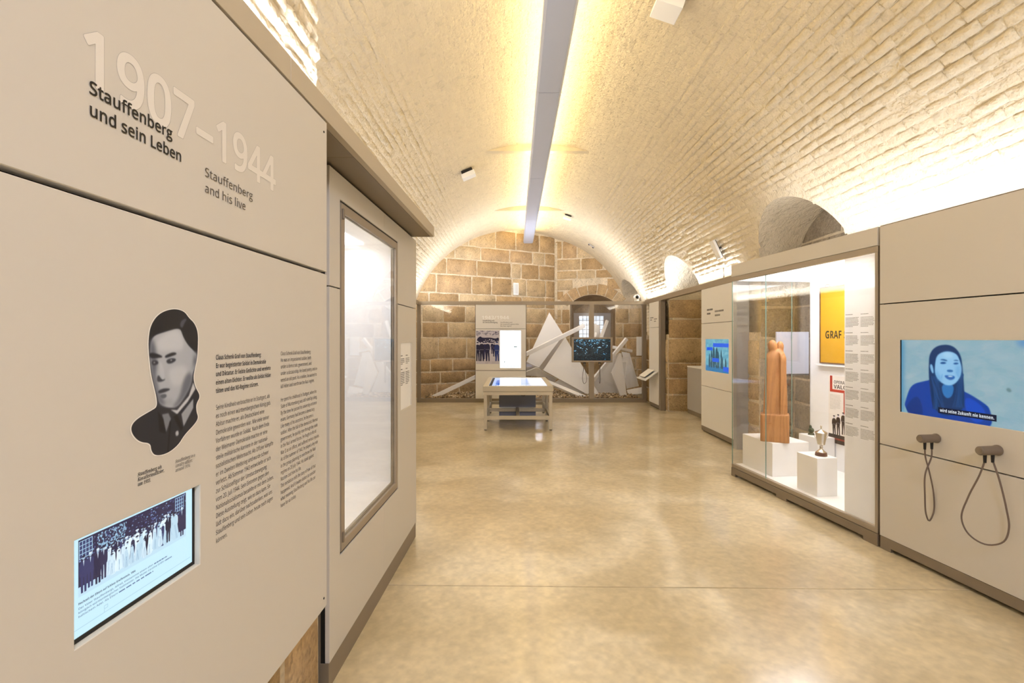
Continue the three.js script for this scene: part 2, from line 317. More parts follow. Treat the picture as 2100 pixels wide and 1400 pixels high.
const vaultPoint = (px, py, off = 0) => {                  // where the ray through a pixel meets the vault
  const u = (px - PX) / F, v = (PY - py) / F; let a = 0.5, b = 30;
  const f = (d) => Math.hypot(u * d - VX, EYE + v * d - VY) - VR + off; for (let i = 0; i < 60; i++) { const m = (a + b) / 2; f(m) > 0 ? b = m : a = m; }
  return { p: V(u * a, EYE + v * a, -a), th: Math.atan2(EYE + v * a - VY, u * a - VX) };
};
// the side walls below the vault
const wallRight = structure('wall_right', 'sandstone piers and niches of the long side wall', 'wall');
{
  const PF = 3.42; let from = -3.5;
  const ends = [...NICHES.map(([d]) => d), 99];
  NICHES.forEach(([d, back], i) => {
    mesh('pier', bx(PF, 5.2, 0, VY, -(d - NW), -from, 0), M.mortar, wallRight); from = d + NW;
    mesh('niche_back', bx(back, 5.2, 0, VY, -(d + NW), -(d - NW), 0), M.mortar, wallRight);
  });
  mesh('pier', bx(PF, 5.2, 0, VY, -16.9, -from, 0), M.mortar, wallRight);
  const rowsOf = (top) => { const r = [0, 0.37, 0.72, 1.06, 1.6, 2.03, 2.48, 2.86, 3.3].filter((y) => y < top); return r.slice(1).map((y, i) => [r[i], y, []]); };
  // far reveals, facing the camera
  for (const [i, x1] of [[0, 3.9], [1, 4.5]]) {
    const g = new THREE.Group(); g.name = 'reveal'; g.position.set(0, 0, -(NICHES[i][0] + NW)); wallRight.add(g);
    courses(g, PF, x1, rowsOf(2.5), () => true, (y) => i ? (y < 0.9 ? stoneRough : stoneTones) : stoneShade);
    // narrow face of the pier beside it
    const f = new THREE.Group(); f.name = 'pier_face'; f.position.set(PF, 0, -(NICHES[i][0] + NW) - 2.05); f.rotation.y = -Math.PI / 2; wallRight.add(f);
    courses(f, 0, 2.05, rowsOf(1.7), () => true, (y) => (y < 0.9 ? stoneRough : stoneTones));
  }
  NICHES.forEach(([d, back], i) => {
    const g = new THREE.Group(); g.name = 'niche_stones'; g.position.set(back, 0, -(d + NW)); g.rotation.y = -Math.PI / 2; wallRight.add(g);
    courses(g, 0, 2 * NW, rowsOf(3.4), () => true, () => stoneShade);
  });
}
const wallLeft = structure('wall_left', 'long side wall behind the cabinet', 'wall');
mesh('wall_body', bx(-3.5, -2.7, 0, VY, -16.9, -2.2, 0), M.mortar, wallLeft);
const wallNear = structure('wall_near_left', 'thick pier behind the text panel, stone below and whitewashed brick above', 'wall');
{
  mesh('wall_body', bx(-3.5, -0.87, 0, 4.6, -2.188, 3.5, 0), M.plaster, wallNear);
  const st = new THREE.Group(); st.name = 'stone_face'; st.position.set(-0.87, 0, 3.4); st.rotation.y = Math.PI / 2; wallNear.add(st);
  mesh('stone_bed', bx(3.5, 5.6, 0, 0.9, 0, 0.004, 0), M.mortar, st);
  courses(st, 3.6, 5.6, [[0, 0.44, [4.5, 5.25]], [0.44, 0.9, [4.2, 5.0]]], () => true, () => stoneTones);
  const bf = new THREE.Group(); bf.name = 'brick_face'; bf.position.set(-0.87, 0, 0); bf.rotation.y = Math.PI / 2; wallNear.add(bf);
  for (let r = 0; r < 14; r++) { let s = 1.1 + (r % 2) * 0.12; while (s < 2.18) { const w = Math.min(rr(0.2, 0.3), 2.2 - s); if (w > 0.06 && rnd() > 0.06) addBlock(bf, s + w / 2, 2.35 + r * 0.085, w, 0.085, [M.brick], { gap: 0.012, t: rr(0.006, 0.024), name: 'brick', rot: rr(-0.03, 0.03), jag: 0.01 }); s += w; } }
}
const wallBack = structure('wall_back', 'plain plastered wall closing the room', 'wall');
mesh('wall_body', bx(-3.5, 5.2, 0, VY + VR + 0.6, 3.4, 3.8, 0), M.smooth, wallBack);

// far wall: two planes of sandstone meeting in a corner, a window niche in the right one
const FA = { x: -3.0, d: 13.2 - (3.0 - 2.535) * 2 / 3.859 }, FB = { x: 1.324, d: 15.2 }, FC = { x: 3.848, d: 14.5 };
const along = (A, B) => { const l = Math.hypot(B.x - A.x, B.d - A.d), ex = (B.x - A.x) / l, ed = (B.d - A.d) / l; return { l, turn: Math.atan2(ed, ex), s: (px) => { const u = (px - PX) / F; return (u * A.d - A.x) / (ex - u * ed); }, h: (px, py) => { const u = (px - PX) / F, s = (u * A.d - A.x) / (ex - u * ed); return EYE - (py - PY) / F * (A.d + s * ed); }, x: (s) => A.x + s * ex, d: (s) => A.d + s * ed }; };
const wallFar = structure('wall_far', 'sandstone block end wall under the vault arch', 'wall');
{
  const L = along(FA, FB), R = along(FB, FC), inVault = (x, y) => Math.hypot(x - VX, Math.max(0, y - VY)) < VR + 0.35;
  const gl = new THREE.Group(); gl.name = 'wall_plane'; gl.position.set(FA.x, 0, -FA.d); gl.rotation.y = L.turn; wallFar.add(gl);
  mesh('mortar_bed', bx(0, L.l, 0, 5.1, -0.3, 0, 0), M.mortar, gl);
  const tone = (y) => (y < 0.75 ? stoneRough : stoneTones), S = (a) => a.map(L.s);
  courses(gl, 0, L.l, [[0, 0.37, S([896, 942, 1000, 1060, 1110])], [0.37, 0.69, S([903, 955, 1030, 1090])], [0.69, 1.04, S([882.6, 928, 990, 1050, 1105])], [1.04, 1.62, S([899, 957, 1020, 1085])], [1.62, 2.05, S([919.5, 980, 1050, 1112])], [2.05, 2.51, S([909, 1000, 1075, 1120])], [2.51, 2.85, S([942, 1017, 1070, 1118])], [2.85, 3.37, S([895, 967.5, 1008, 1050, 1080, 1119])], [3.37, 3.82, S([916, 978, 1048, 1069, 1105])], [3.82, 4.20, S([932.6, 986, 1045, 1092, 1117])], [4.2, 4.74, S([961, 1016, 1058, 1106])]],
    (x, y) => inVault(L.x(x), y), tone);
  // right plane with the window niche
  const gr = new THREE.Group(); gr.name = 'wall_plane'; gr.position.set(FB.x, 0, -FB.d); gr.rotation.y = R.turn; wallFar.add(gr);
  const n0 = R.s(1169), n1 = R.s(1262), nc = (n0 + n1) / 2, hw = (n1 - n0) / 2, spring = 2.66, RR = 1.0, cy = spring - Math.sqrt(RR * RR - hw * hw), ha = Math.asin(hw / RR);
  const arch = (r, a0, a1, n) => Array.from({ length: n + 1 }, (_, i) => { const a = lerp(a0, a1, i / n); return [nc + r * Math.sin(a), cy + r * Math.cos(a)]; });
  const hole = [[n0, 0.5], ...arch(RR, -ha, ha, 16), [n1, 0.5]];
  mesh('mortar_bed', plate(rect(0, R.l + 0.6, 0, 5.1), [hole], 0, 0.3, 0), M.mortar, gr);
  const outside = (x, y, w, h) => inVault(R.x(x), y) && !(y < spring && x + w / 2 > n0 + 0.02 && x - w / 2 < n1 - 0.02) && Math.hypot(x - nc, y - cy) > RR + 0.37;
  const j = (a) => [n0, n1, ...a.map(R.s)];
  courses(gr, 0, R.l + 0.4, [[0, 0.37, j([1150])], [0.37, 0.69, j([1146])], [0.69, 1.04, j([1154])], [1.04, 1.62, j([1148, 1284])], [1.62, 2.05, j([1278])], [2.05, 2.5, j([1152, 1290])]], (x, y, w, h) => outside(x, y, w, h) || (y < spring && (x + w / 2 < n0 + 0.03 || x - w / 2 > n1 - 0.03)), tone);
  courses(gr, 0, R.l + 0.4, [[2.5, 2.78, [R.s(1149), n0 - 0.28, n1 + 0.28]], [2.78, 3.06, [R.s(1156), n0 - 0.2, n1 + 0.2]], [3.06, 3.41, [n0 + 0.1, n1 - 0.25]], [3.41, 3.68, [R.s(1221)]], [3.68, 4.04, [R.s(1192)]], [4.04, 4.6, [R.s(1153), R.s(1184)]]], outside, tone);
  for (let i = 0; i < 7; i++) {                            // arch stones round the niche
    const a0 = lerp(-ha - 0.12, ha + 0.12, i / 7) + 0.012, a1 = lerp(-ha - 0.12, ha + 0.12, (i + 1) / 7) - 0.012, top = RR + rr(0.28, 0.36);
    const out = [...arch(RR + 0.012, a0, a1, 3), ...arch(top, a1, a0, 3)];
    const m = mesh('arch_stone', plate(out, [], 0.016, 0.02, 0.006), pick(stoneTones), gr);
  }
  // niche lining, from the wall face back to the window
  const W0 = { x: 2.07, d: 16.5 }, W1 = { x: 3.32, d: 16.5 };
  const ring = [[n0, 0.0], [n0, 1.3], ...arch(RR, -ha, ha, 12), [n1, 1.3], [n1, 0.0]], pos = [];
  const front = ring.map(([s, y]) => V(R.x(s), y, -R.d(s)));
  const back = ring.map(([s, y]) => { const t = (s - n0) / (n1 - n0); return V(lerp(W0.x, W1.x, t), y > spring ? 2.5 + (y - spring) : y === spring ? 2.5 : y, -16.5); });
  for (let i = 0; i + 1 < ring.length; i++) [front[i], back[i], front[i + 1], front[i + 1], back[i], back[i + 1]].forEach((p) => pos.push(p.x, p.y, p.z));
  const ng = new THREE.BufferGeometry(); ng.setAttribute('position', new THREE.Float32BufferAttribute(pos, 3)); uvm(ng); ng.computeVertexNormals();
  const lining = stoneTones[3].clone(); lining.side = THREE.DoubleSide;
  mesh('niche_lining', ng, lining, wallFar, 'stone lining of the window niche');
  // the outer wall the window stands in
  for (const b of [[-3.5, 2.07, 0, 5.2], [3.32, 5.2, 0, 5.2], [2.07, 3.32, 0, 0.9], [2.07, 3.32, 2.46, 5.2]]) mesh('outer_wall', bx(b[0], b[1], b[2], b[3], -16.9, -16.5, 0), stoneTones[1], wallFar);
  // narrow vertical board set in the corner and a small stone pier beside it
  mesh('corner_strip', plate(rect(R.s(1138.5), R.s(1143), 2.2, 4.55), [], 0.022, 0.03), M.mortar, gr, 'pale plaster strip down the corner');
}
const win = structure('window_1', 'white framed barred window at the back of the far niche', 'window');
{
  const z = -16.56;
  mesh('window_frame', plate(rect(2.07, 3.32, 0.9, 2.46), [rect(2.26, 2.64, 1.0, 2.36), rect(2.70, 3.08, 1.0, 2.36)], z, 0.05), std('#d6cfc6', 0.6), win);
  for (const x0 of [2.26, 2.70]) {
    mesh('pane', bx(x0, x0 + 0.38, 1.0, 2.36, z - 0.03, z - 0.026, 0), M.glass, win);
    for (let i = 1; i < 3; i++) mesh('glazing_bar', bx(x0 + 0.127 * i - 0.008, x0 + 0.127 * i + 0.008, 1.0, 2.36, z - 0.026, z - 0.006, 0.002), M.white, win);
    for (let k = 1; k < 9; k++) mesh('glazing_bar', bx(x0, x0 + 0.38, 1.0 + 0.151 * k - 0.008, 1.0 + 0.151 * k + 0.008, z - 0.024, z - 0.008, 0.002), M.white, win);
  }
}
// shallow ribs across the crown of the vault
for (const d of [8.18, 11.97]) {
  const y0 = 4.68, hw = Math.sqrt(VR * VR - (y0 - VY) ** 2), pts = [];
  for (let i = 0; i <= 16; i++) { const x = lerp(hw, -hw, i / 16); pts.push([VX + x, VY + Math.sqrt(VR * VR - x * x) + 0.01]); }
  mesh('rib', plate(pts, [], 0.06, 0.12, 0.008).translate(0, 0, -d), M.smooth, ceiling, 'shallow plastered rib across the vault crown');
}

// ------------------------------------------------------------------ hanging light channel under the crown
{
  const o = thing('light_channel', 'long grey metal light channel hanging under the vault crown', 'ceiling light', [0.393, 4.42, 0], -0.0059);
  const cuts = [-2.3, 2.6, 5.65, 8.68, 11.7, 14.6];
  for (let i = 0; i + 1 < cuts.length; i++) {
    const a = -cuts[i] - 0.004, b = -cuts[i + 1] + 0.004, w = 0.145, prof = [[-w, 0.10], [-w, 0.03], [-w + 0.025, 0.004], [-w + 0.032, 0.004], [-w + 0.032, 0], [w - 0.032, 0], [w - 0.032, 0.004], [w - 0.025, 0.004], [w, 0.03], [w, 0.10]];
    const g = new THREE.ExtrudeGeometry(new THREE.Shape(prof.map((p) => new THREE.Vector2(...p))), { depth: a - b, bevelEnabled: false }); g.translate(0, 0, b);
    mesh('channel_segment', uvm(g), M.beam, o);
  }
  for (const x of [-0.09, 0.09]) mesh('led_strip', bx(x - 0.02, x + 0.02, 0.1, 0.108, -14.5, 2.2, 0), new THREE.MeshStandardMaterial({ color: '#fff4d8', emissive: '#ffe8b4', emissiveIntensity: 1.5 }), o);
  for (const d of [1.2, 4.1, 7.1, 10.2, 13.1]) mesh('hanger', cyl(0.006, 0.006, 0.36, 8).translate(0, 0.26, -d), M.metal, o);
}
const ledMat = new THREE.MeshStandardMaterial({ color: '#fff8ea', emissive: '#e8eeff', emissiveIntensity: 1.5 });
// ------------------------------------------------------------------ left: text panel, canopy, cabinet
const LT = Math.acos(0.0326 / Math.hypot(1, 0.0326)), LK = Math.hypot(1, 0.0326);   // turn and stretch of the left units
const fontCol = '#17130f', fontGrey = '#5a5248';
{
  const o = thing('text_panel', 'tall beige wall panel with year heading, portrait, two text columns and small screen', 'panel', [-0.744, 0, 0], LT);
  mesh('upper_board', plate(rect(-0.5, 1.822, 1.846, 2.396), [], 0, 0.03), M.panel, o);
  const lower = mesh('lower_board', plate(rect(-0.5, 1.822, 0.616, 1.836), [rect(0.809, 1.118, 1.089, 1.268)], 0, 0.03), M.panel, o);
  mesh('backing', bx(-0.5, 1.806, 0.63, 2.40, -0.085, -0.031, 0), M.dark, o);
  for (const y of [2.352, 0.655]) mesh('screw', cyl(0.004, 0.004, 0.002, 12).rotateX(Math.PI / 2).translate(1.794, y, 0.001), M.black, o);
  const P = 0.0006;
  printed('year_heading', 0.68, 0.14, 0.80, 2.145, P, 1500, (g) => { line(g, '1907–1944', 0.016, 0.112, 0.13, { medium: 5, width: 0.636, color: '#e3ddd4' }); }, o, 'pale years 1907–1944');
  printed('title', 0.52, 0.2, 0.82, 2.07, 2 * P, 2600, (g) => {
    line(g, 'Stauffenberg', 0.0135, 0.054, 0.031, { medium: 3.5, width: 0.196, color: fontCol }); line(g, 'und sein Leben', 0.0135, 0.0915, 0.031, { medium: 3.5, width: 0.224, color: fontCol });
    line(g, 'Stauffenberg', 0.312, 0.096, 0.029, { width: 0.198, color: fontGrey }); line(g, 'and his live', 0.312, 0.133, 0.029, { width: 0.165, color: fontGrey });
  }, o, 'dark heading in German and English');
  const de1 = ['Claus Schenk Graf von Stauffenberg:', 'Er war begeisterter Soldat in Demokratie', 'und Diktatur. Er liebte Gedichte und verehrte', 'einen alten Dichter. Er wollte als Soldat Hitler', 'töten und das NS-Regime stürzen.'];
  const de2 = ['Seine Kindheit verbrachte er in Stuttgart, als', 'es noch einen württembergischen König gab.', 'Abitur machte er, als Deutschland eine', 'Demokratie geworden war. Wie viele seiner', 'Vorfahren wurde er Soldat. Nach dem Ende', 'der Weimarer Demokratie machte er eine', 'steile militärische Karriere in der national-', 'sozialistischen Wehrmacht. Als Offizier kämpfte', 'er im Zweiten Weltkrieg und wurde schwer', 'verletzt. Ab Sommer 1943 entwickelte er sich', 'zur Schlüsselfigur der Umsturzbewegung', 'vom 20. Juli 1944. Sein Eintreten gegen den', 'Nationalsozialismus bezahlte er mit dem Leben.', 'Diese Ausstellung zeigt, wie es dazu kam. Sie', 'lädt dazu ein, darüber nachzudenken, was uns', 'Stauffenberg und sein Leben heute noch sagen', 'können.'];
  const en1 = ['Claus Schenk Graf von Stauffenberg:', 'He was an impassioned soldier, both', 'under a democratic government, and', 'under a dictatorship. He loved poetry, and re-', 'vered an old poet. As a soldier, he wanted to', 'kill Hitler and overthrow the Nazi regime.'];
  const en2 = ['He spent his childhood in Stuttgart, when the', 'State of Württemberg was still ruled by a king.', 'By the time he passed his university entrance', 'exam, Germany had become a democracy.', 'Like many of his ancestors, he became a', 'soldier. After the fall of the democratic Weimar', 'government, he quickly rose through the ranks', 'in the Nazi armed forces. He fought in World', 'War II as an officer, and suffered serious injuries.', 'As of the summer of 1943, he played a key role', 'in the group planning to overthrow the Nazi', 'regime on 20 July 1944. His stand against', 'Nazism cost him his life.', 'This exhibition tells the story of how all that', 'happened. And it invites visitors to consider', 'what meaning Stauffenberg and his life can', 'have for us today.'];
  const col = (x, a, b, bold, color, name) => printed(name, 0.3, 0.5, x, 1.572, P, 3600, (g) => {
    a.forEach((t, i) => line(g, t, 0.003, 0.0225 + i * 0.0199, 0.0158, { bold, squeeze: bold ? 0.72 : 0.8, color }));
    b.forEach((t, i) => line(g, t, 0.003, 0.0225 + (a.length + 1 + i) * 0.0199, 0.0155, { squeeze: 0.8, color }));
  }, o);
  col(1.1705, de1, de2, true, fontCol, 'german_text'); col(1.4775, en1, en2, false, '#3a332b', 'english_text');
  printed('caption', 0.2, 0.05, 0.934, 1.353, P, 5200, (g) => {
    ['Stauffenberg als', 'Kavallerieoffizier,', 'um 1933.'].forEach((t, i) => line(g, t, 0.004, 0.0155 + i * 0.0095, 0.0095, { serif: true, italic: true, bold: true, squeeze: 0.78, color: fontCol }));
    ['Stauffenberg as a', 'cavalry officer,', 'around 1934.'].forEach((t, i) => line(g, t, 0.1045, 0.0155 + i * 0.0095, 0.0095, { serif: true, italic: true, squeeze: 0.78, color: fontCol }));
  }, o);
  // portrait: a man in uniform looking to one side, cut out with a pale rim
  printed('portrait', 0.205, 0.31, 0.918, 1.667, P, 3200, (g) => {
    g.scale(0.205 / 570, 0.31 / 1200); g.translate(-150, -105);
    const bust = [[470, 120], [560, 135], [600, 190], [650, 230], [684, 310], [682, 440], [676, 540], [650, 640], [640, 700], [655, 780], [708, 870], [665, 930], [668, 1000], [688, 1055], [650, 1105], [560, 1170], [510, 1240], [420, 1282], [330, 1270], [300, 1220], [296, 1160], [220, 1132], [170, 1060], [162, 1000], [200, 955], [300, 915], [345, 895], [340, 820], [322, 740], [300, 640], [292, 560], [284, 480], [280, 380], [296, 260], [360, 165]];
    g.lineJoin = 'round'; curve(g, bust); g.strokeStyle = '#ece8e2'; g.lineWidth = 18; g.stroke(); curve(g, bust, '#23252f');
    const face = [[300, 340], [420, 300], [520, 262], [545, 330], [600, 410], [650, 480], [672, 500], [660, 600], [635, 660], [620, 760], [560, 860], [500, 930], [430, 920], [360, 880], [345, 800], [322, 720], [300, 600], [290, 500]];
    g.save(); curve(g, bust); g.clip(); g.filter = 'blur(5px)'; curve(g, face, '#aeb4bf'); g.filter = 'blur(14px)';
    curve(g, [[420, 310], [520, 280], [560, 400], [540, 470], [430, 460], [350, 470], [330, 380]], '#c4c9d2'); curve(g, [[430, 600], [560, 580], [600, 640], [560, 740], [470, 760], [440, 700]], '#c0c5ce'); curve(g, [[380, 850], [450, 840], [480, 890], [420, 905]], '#9fa5b0');
    curve(g, [[300, 345], [330, 420], [345, 560], [330, 640], [345, 720], [360, 800], [420, 900], [360, 880], [335, 780], [312, 680], [296, 560], [290, 440]], '#5d6270');   // turned-away side of the face
    curve(g, [[640, 480], [680, 490], [676, 570], [645, 650], [625, 640], [635, 560]], '#8d939f'); curve(g, [[650, 520], [668, 530], [660, 590], [646, 600]], '#474a56');
    curve(g, [[560, 680], [620, 640], [640, 720], [590, 830], [500, 930], [450, 920], [520, 860]], '#6a6f7c');
    g.filter = 'blur(4px)'; curve(g, [[285, 470], [340, 480], [395, 510], [350, 515], [290, 515]], '#1c1e28'); curve(g, [[400, 500], [470, 472], [505, 490], [450, 508], [405, 520]], '#1c1e28');
    curve(g, [[300, 535], [340, 530], [360, 560], [310, 575]], '#30333f'); curve(g, [[410, 535], [460, 520], [500, 535], [460, 565], [420, 565]], '#30333f');
    g.fillStyle = '#d5dae2'; g.fillRect(318, 545, 10, 8); g.fillRect(446, 534, 12, 9);
    curve(g, [[352, 640], [380, 690], [408, 680], [395, 700], [350, 705], [340, 680]], '#3c404c'); curve(g, [[360, 540], [385, 560], [405, 680], [380, 690], [365, 640]], '#b7bdc8');
    curve(g, [[345, 775], [390, 755], [455, 770], [410, 788], [360, 795]], '#30333e'); curve(g, [[360, 805], [410, 800], [420, 830], [380, 840]], '#5b606c');
    curve(g, [[280, 400], [286, 300], [340, 175], [470, 115], [580, 150], [650, 230], [690, 320], [682, 470], [655, 470], [600, 430], [550, 350], [530, 270], [400, 310], [305, 345]], '#14161f');
    curve(g, [[520, 262], [535, 210], [590, 190], [560, 240], [545, 280]], '#4a4e5b');
    poly(g, [[640, 740], [660, 800], [590, 900], [500, 985], [445, 935], [500, 950], [600, 850]], '#c3c7cf');
    poly(g, [[535, 990], [640, 880], [640, 960], [555, 1100]], '#9ba0aa'); poly(g, [[380, 960], [430, 960], [450, 1010], [412, 1110]], '#767b86');
    poly(g, [[470, 1000], [500, 985], [550, 1110], [530, 1130]], '#0c0d13'); poly(g, [[350, 930], [390, 1000], [410, 1120], [360, 1090]], '#0c0d13');
    curve(g, [[484, 1125], [510, 1115], [515, 1160], [490, 1165]], '#b6bac2'); g.strokeStyle = '#0c0d13'; g.lineWidth = 10; g.beginPath(); g.moveTo(445, 1030); g.lineTo(425, 1275); g.stroke(); g.filter = 'none'; g.restore();
  }, o, 'cut-out black and white portrait print of a man in uniform');
  // small screen set into the lower board
  const tex = canvasTex(1030, 596, (g, W, H) => {
    g.fillStyle = '#c6ebfa'; g.fillRect(0, 0, W, H); const x0 = 78, y0 = 34, w = 880, h = 330;
    g.save(); g.beginPath(); g.rect(x0, y0, w, h); g.clip(); g.fillStyle = '#2b2749'; g.fillRect(x0, y0, w, h);
    for (let i = 0; i < 700; i++) { g.fillStyle = pick(['#1b1838', '#3b3a63', '#59639a', '#7f9cc4', '#241f44']); g.fillRect(x0 + rnd() * w, y0 + rnd() * h * 0.55, rr(3, 16), rr(3, 10)); }
    for (let i = 0; i < 160; i++) { g.fillStyle = '#9cc7e2'; g.fillRect(x0 + rr(120, 330), y0 + rr(10, 120), rr(3, 10), rr(3, 14)); }
    g.fillStyle = '#bfe0f2'; g.fillRect(x0, y0 + h * 0.83, w, h * 0.2);
    for (const wx of [x0 + 6, x0 + w - 110]) { g.fillStyle = '#38406e'; g.fillRect(wx, y0 + 12, 84, 100); g.strokeStyle = '#a9cfe8'; g.lineWidth = 4; for (let i = 0; i < 5; i++) { g.strokeRect(wx, y0 + 12, 21 * i, 100); g.strokeRect(wx, y0 + 12, 84, 25 * i); } }
    const person = (x, y, h, dark, dress) => {
      const c = dark ? pick(['#1d1b39', '#2a2a50', '#343868', '#232247']) : pick(['#e3f3fb', '#cfe7f5', '#d9effa', '#bcdaec']);
      if (dress) { curve(g, [[x - h * 0.1, y + h * 0.12], [x + h * 0.1, y + h * 0.12], [x + h * 0.09, y + h * 0.42], [x + h * 0.22, y + h], [x - h * 0.22, y + h], [x - h * 0.09, y + h * 0.42]], c); g.strokeStyle = '#7fa3c4'; g.lineWidth = 1.5; for (let i = 0; i < 3; i++) { g.beginPath(); g.moveTo(x + rr(-0.05, 0.05) * h, y + h * 0.45); g.lineTo(x + rr(-0.16, 0.16) * h, y + h * 0.97); g.stroke(); } }
      else { curve(g, [[x - h * 0.13, y + h * 0.13], [x + h * 0.13, y + h * 0.13], [x + h * 0.14, y + h * 0.5], [x + h * 0.09, y + h * 0.58], [x - h * 0.09, y + h * 0.58], [x - h * 0.14, y + h * 0.5]], c); poly(g, [[x - h * 0.1, y + h * 0.5], [x - h * 0.01, y + h * 0.5], [x - h * 0.02, y + h], [x - h * 0.08, y + h]], c); poly(g, [[x + h * 0.01, y + h * 0.5], [x + h * 0.1, y + h * 0.5], [x + h * 0.08, y + h], [x + h * 0.02, y + h]], c); if (dark) poly(g, [[x - h * 0.02, y + h * 0.13], [x + h * 0.02, y + h * 0.13], [x, y + h * 0.3]], '#cfe4f2'); }
      g.fillStyle = '#a9c4da'; g.beginPath(); g.ellipse(x, y + h * 0.055, h * 0.045, h * 0.06, 0, 0, 7); g.fill(); g.fillStyle = rnd() < 0.3 ? '#dcecf6' : '#24223f'; g.beginPath(); g.ellipse(x, y + h * 0.02, h * (rnd() < 0.3 ? 0.085 : 0.048), h * 0.034, 0, 0, 7); g.fill();
    };
    for (let i = 0; i < 20; i++) person(x0 + 180 + i * 31 + rr(-6, 6), y0 + rr(96, 118), 170, rnd() < 0.45, rnd() < 0.5);
    for (let i = 0; i < 15; i++) person(x0 + 200 + i * 37 + rr(-5, 5), y0 + rr(128, 150), 160, rnd() < 0.2, rnd() < 0.8);
    for (let i = 0; i < 10; i++) person(x0 + 230 + i * 50 + rr(-5, 5), y0 + rr(170, 185), 130, false, true);
    for (const [x, h] of [[34, 215], [78, 205], [128, 210], [168, 200], [700, 200], [838, 210]]) person(x0 + x, y0 + 100, h, true, false);
    person(x0 + 770, y0 + 112, 200, false, true); g.restore();
    g.fillStyle = '#1f2a4a'; line(g, 'Hochzeit der Eltern auf Schloss Greifenstein, 1904', 78, 408, 17, { bold: true, color: '#20294a' });
    [['Der Vater Stauffenbergs, Alfred, entstammte einem alten', 560], ['königlich württembergischer Stallmeister. Die Mutter Caroline Gräfin', 660], ['baltischem Adel. Als Eltern', 270]].forEach(([t, w], i) => { line(g, t, 78, 436 + i * 23, 16, { width: w, color: '#3d4f78' }); textBlock(g, 78 + w + 8, 428 + i * 23, 860 - w - 78, 1, 18, '#5a709a'); });
    g.strokeStyle = '#8fb4c9'; g.lineWidth = 2; g.beginPath(); g.moveTo(20, 545); g.lineTo(1010, 545); g.stroke(); g.strokeRect(250, 505, 24, 18); g.beginPath(); g.moveTo(250, 505); g.lineTo(250, 545); g.stroke();
  });
  const bez = mesh('screen_bezel', plate(rect(0.801, 1.126, 1.081, 1.276), [rect(0.81, 1.113, 1.096, 1.2675)], -0.013, 0.006), M.black, lower);
  mesh('screen', new THREE.PlaneGeometry(0.306, 0.174).translate(0.9615, 1.1815, -0.0155), glow(tex, 0.4), lower, 'lit screen showing an old wedding group photograph');
}
{
  const o = thing('canopy', 'beige metal canopy edge running above text panel and cabinet', 'canopy', [-0.744, 2.405, 0], LT);
  mesh('fascia_board', bx(-0.5, 1.546, 0, 0.08, -0.03, 0, 0.002), M.canopy, o); mesh('fascia_board', bx(1.5475, 3.905, 0, 0.08, -0.03, 0, 0.002), M.canopy, o);
  mesh('soffit', plate([[-0.5, 0.0305], [2.188, 0.0305], [2.188, 0.193], [-0.5, 0.105]], [], 0, 0.02, 0.001).rotateX(-Math.PI / 2).translate(0, 0.02, 0), M.metalDark, o); mesh('soffit', bx(2.19, 3.903, 0.0, 0.02, -0.30, -0.0305, 0.001), M.metalDark, o);  // same metal as the fascia, darkened to carry the shade underneath
  mesh('end_board', bx(3.877, 3.905, 0.021, 0.08, -0.3, -0.031, 0.001), M.canopy, o);
  mesh('led_strip', bx(-0.45, 3.8, 0.0205, 0.03, -0.095, -0.06, 0), ledMat, o);
}
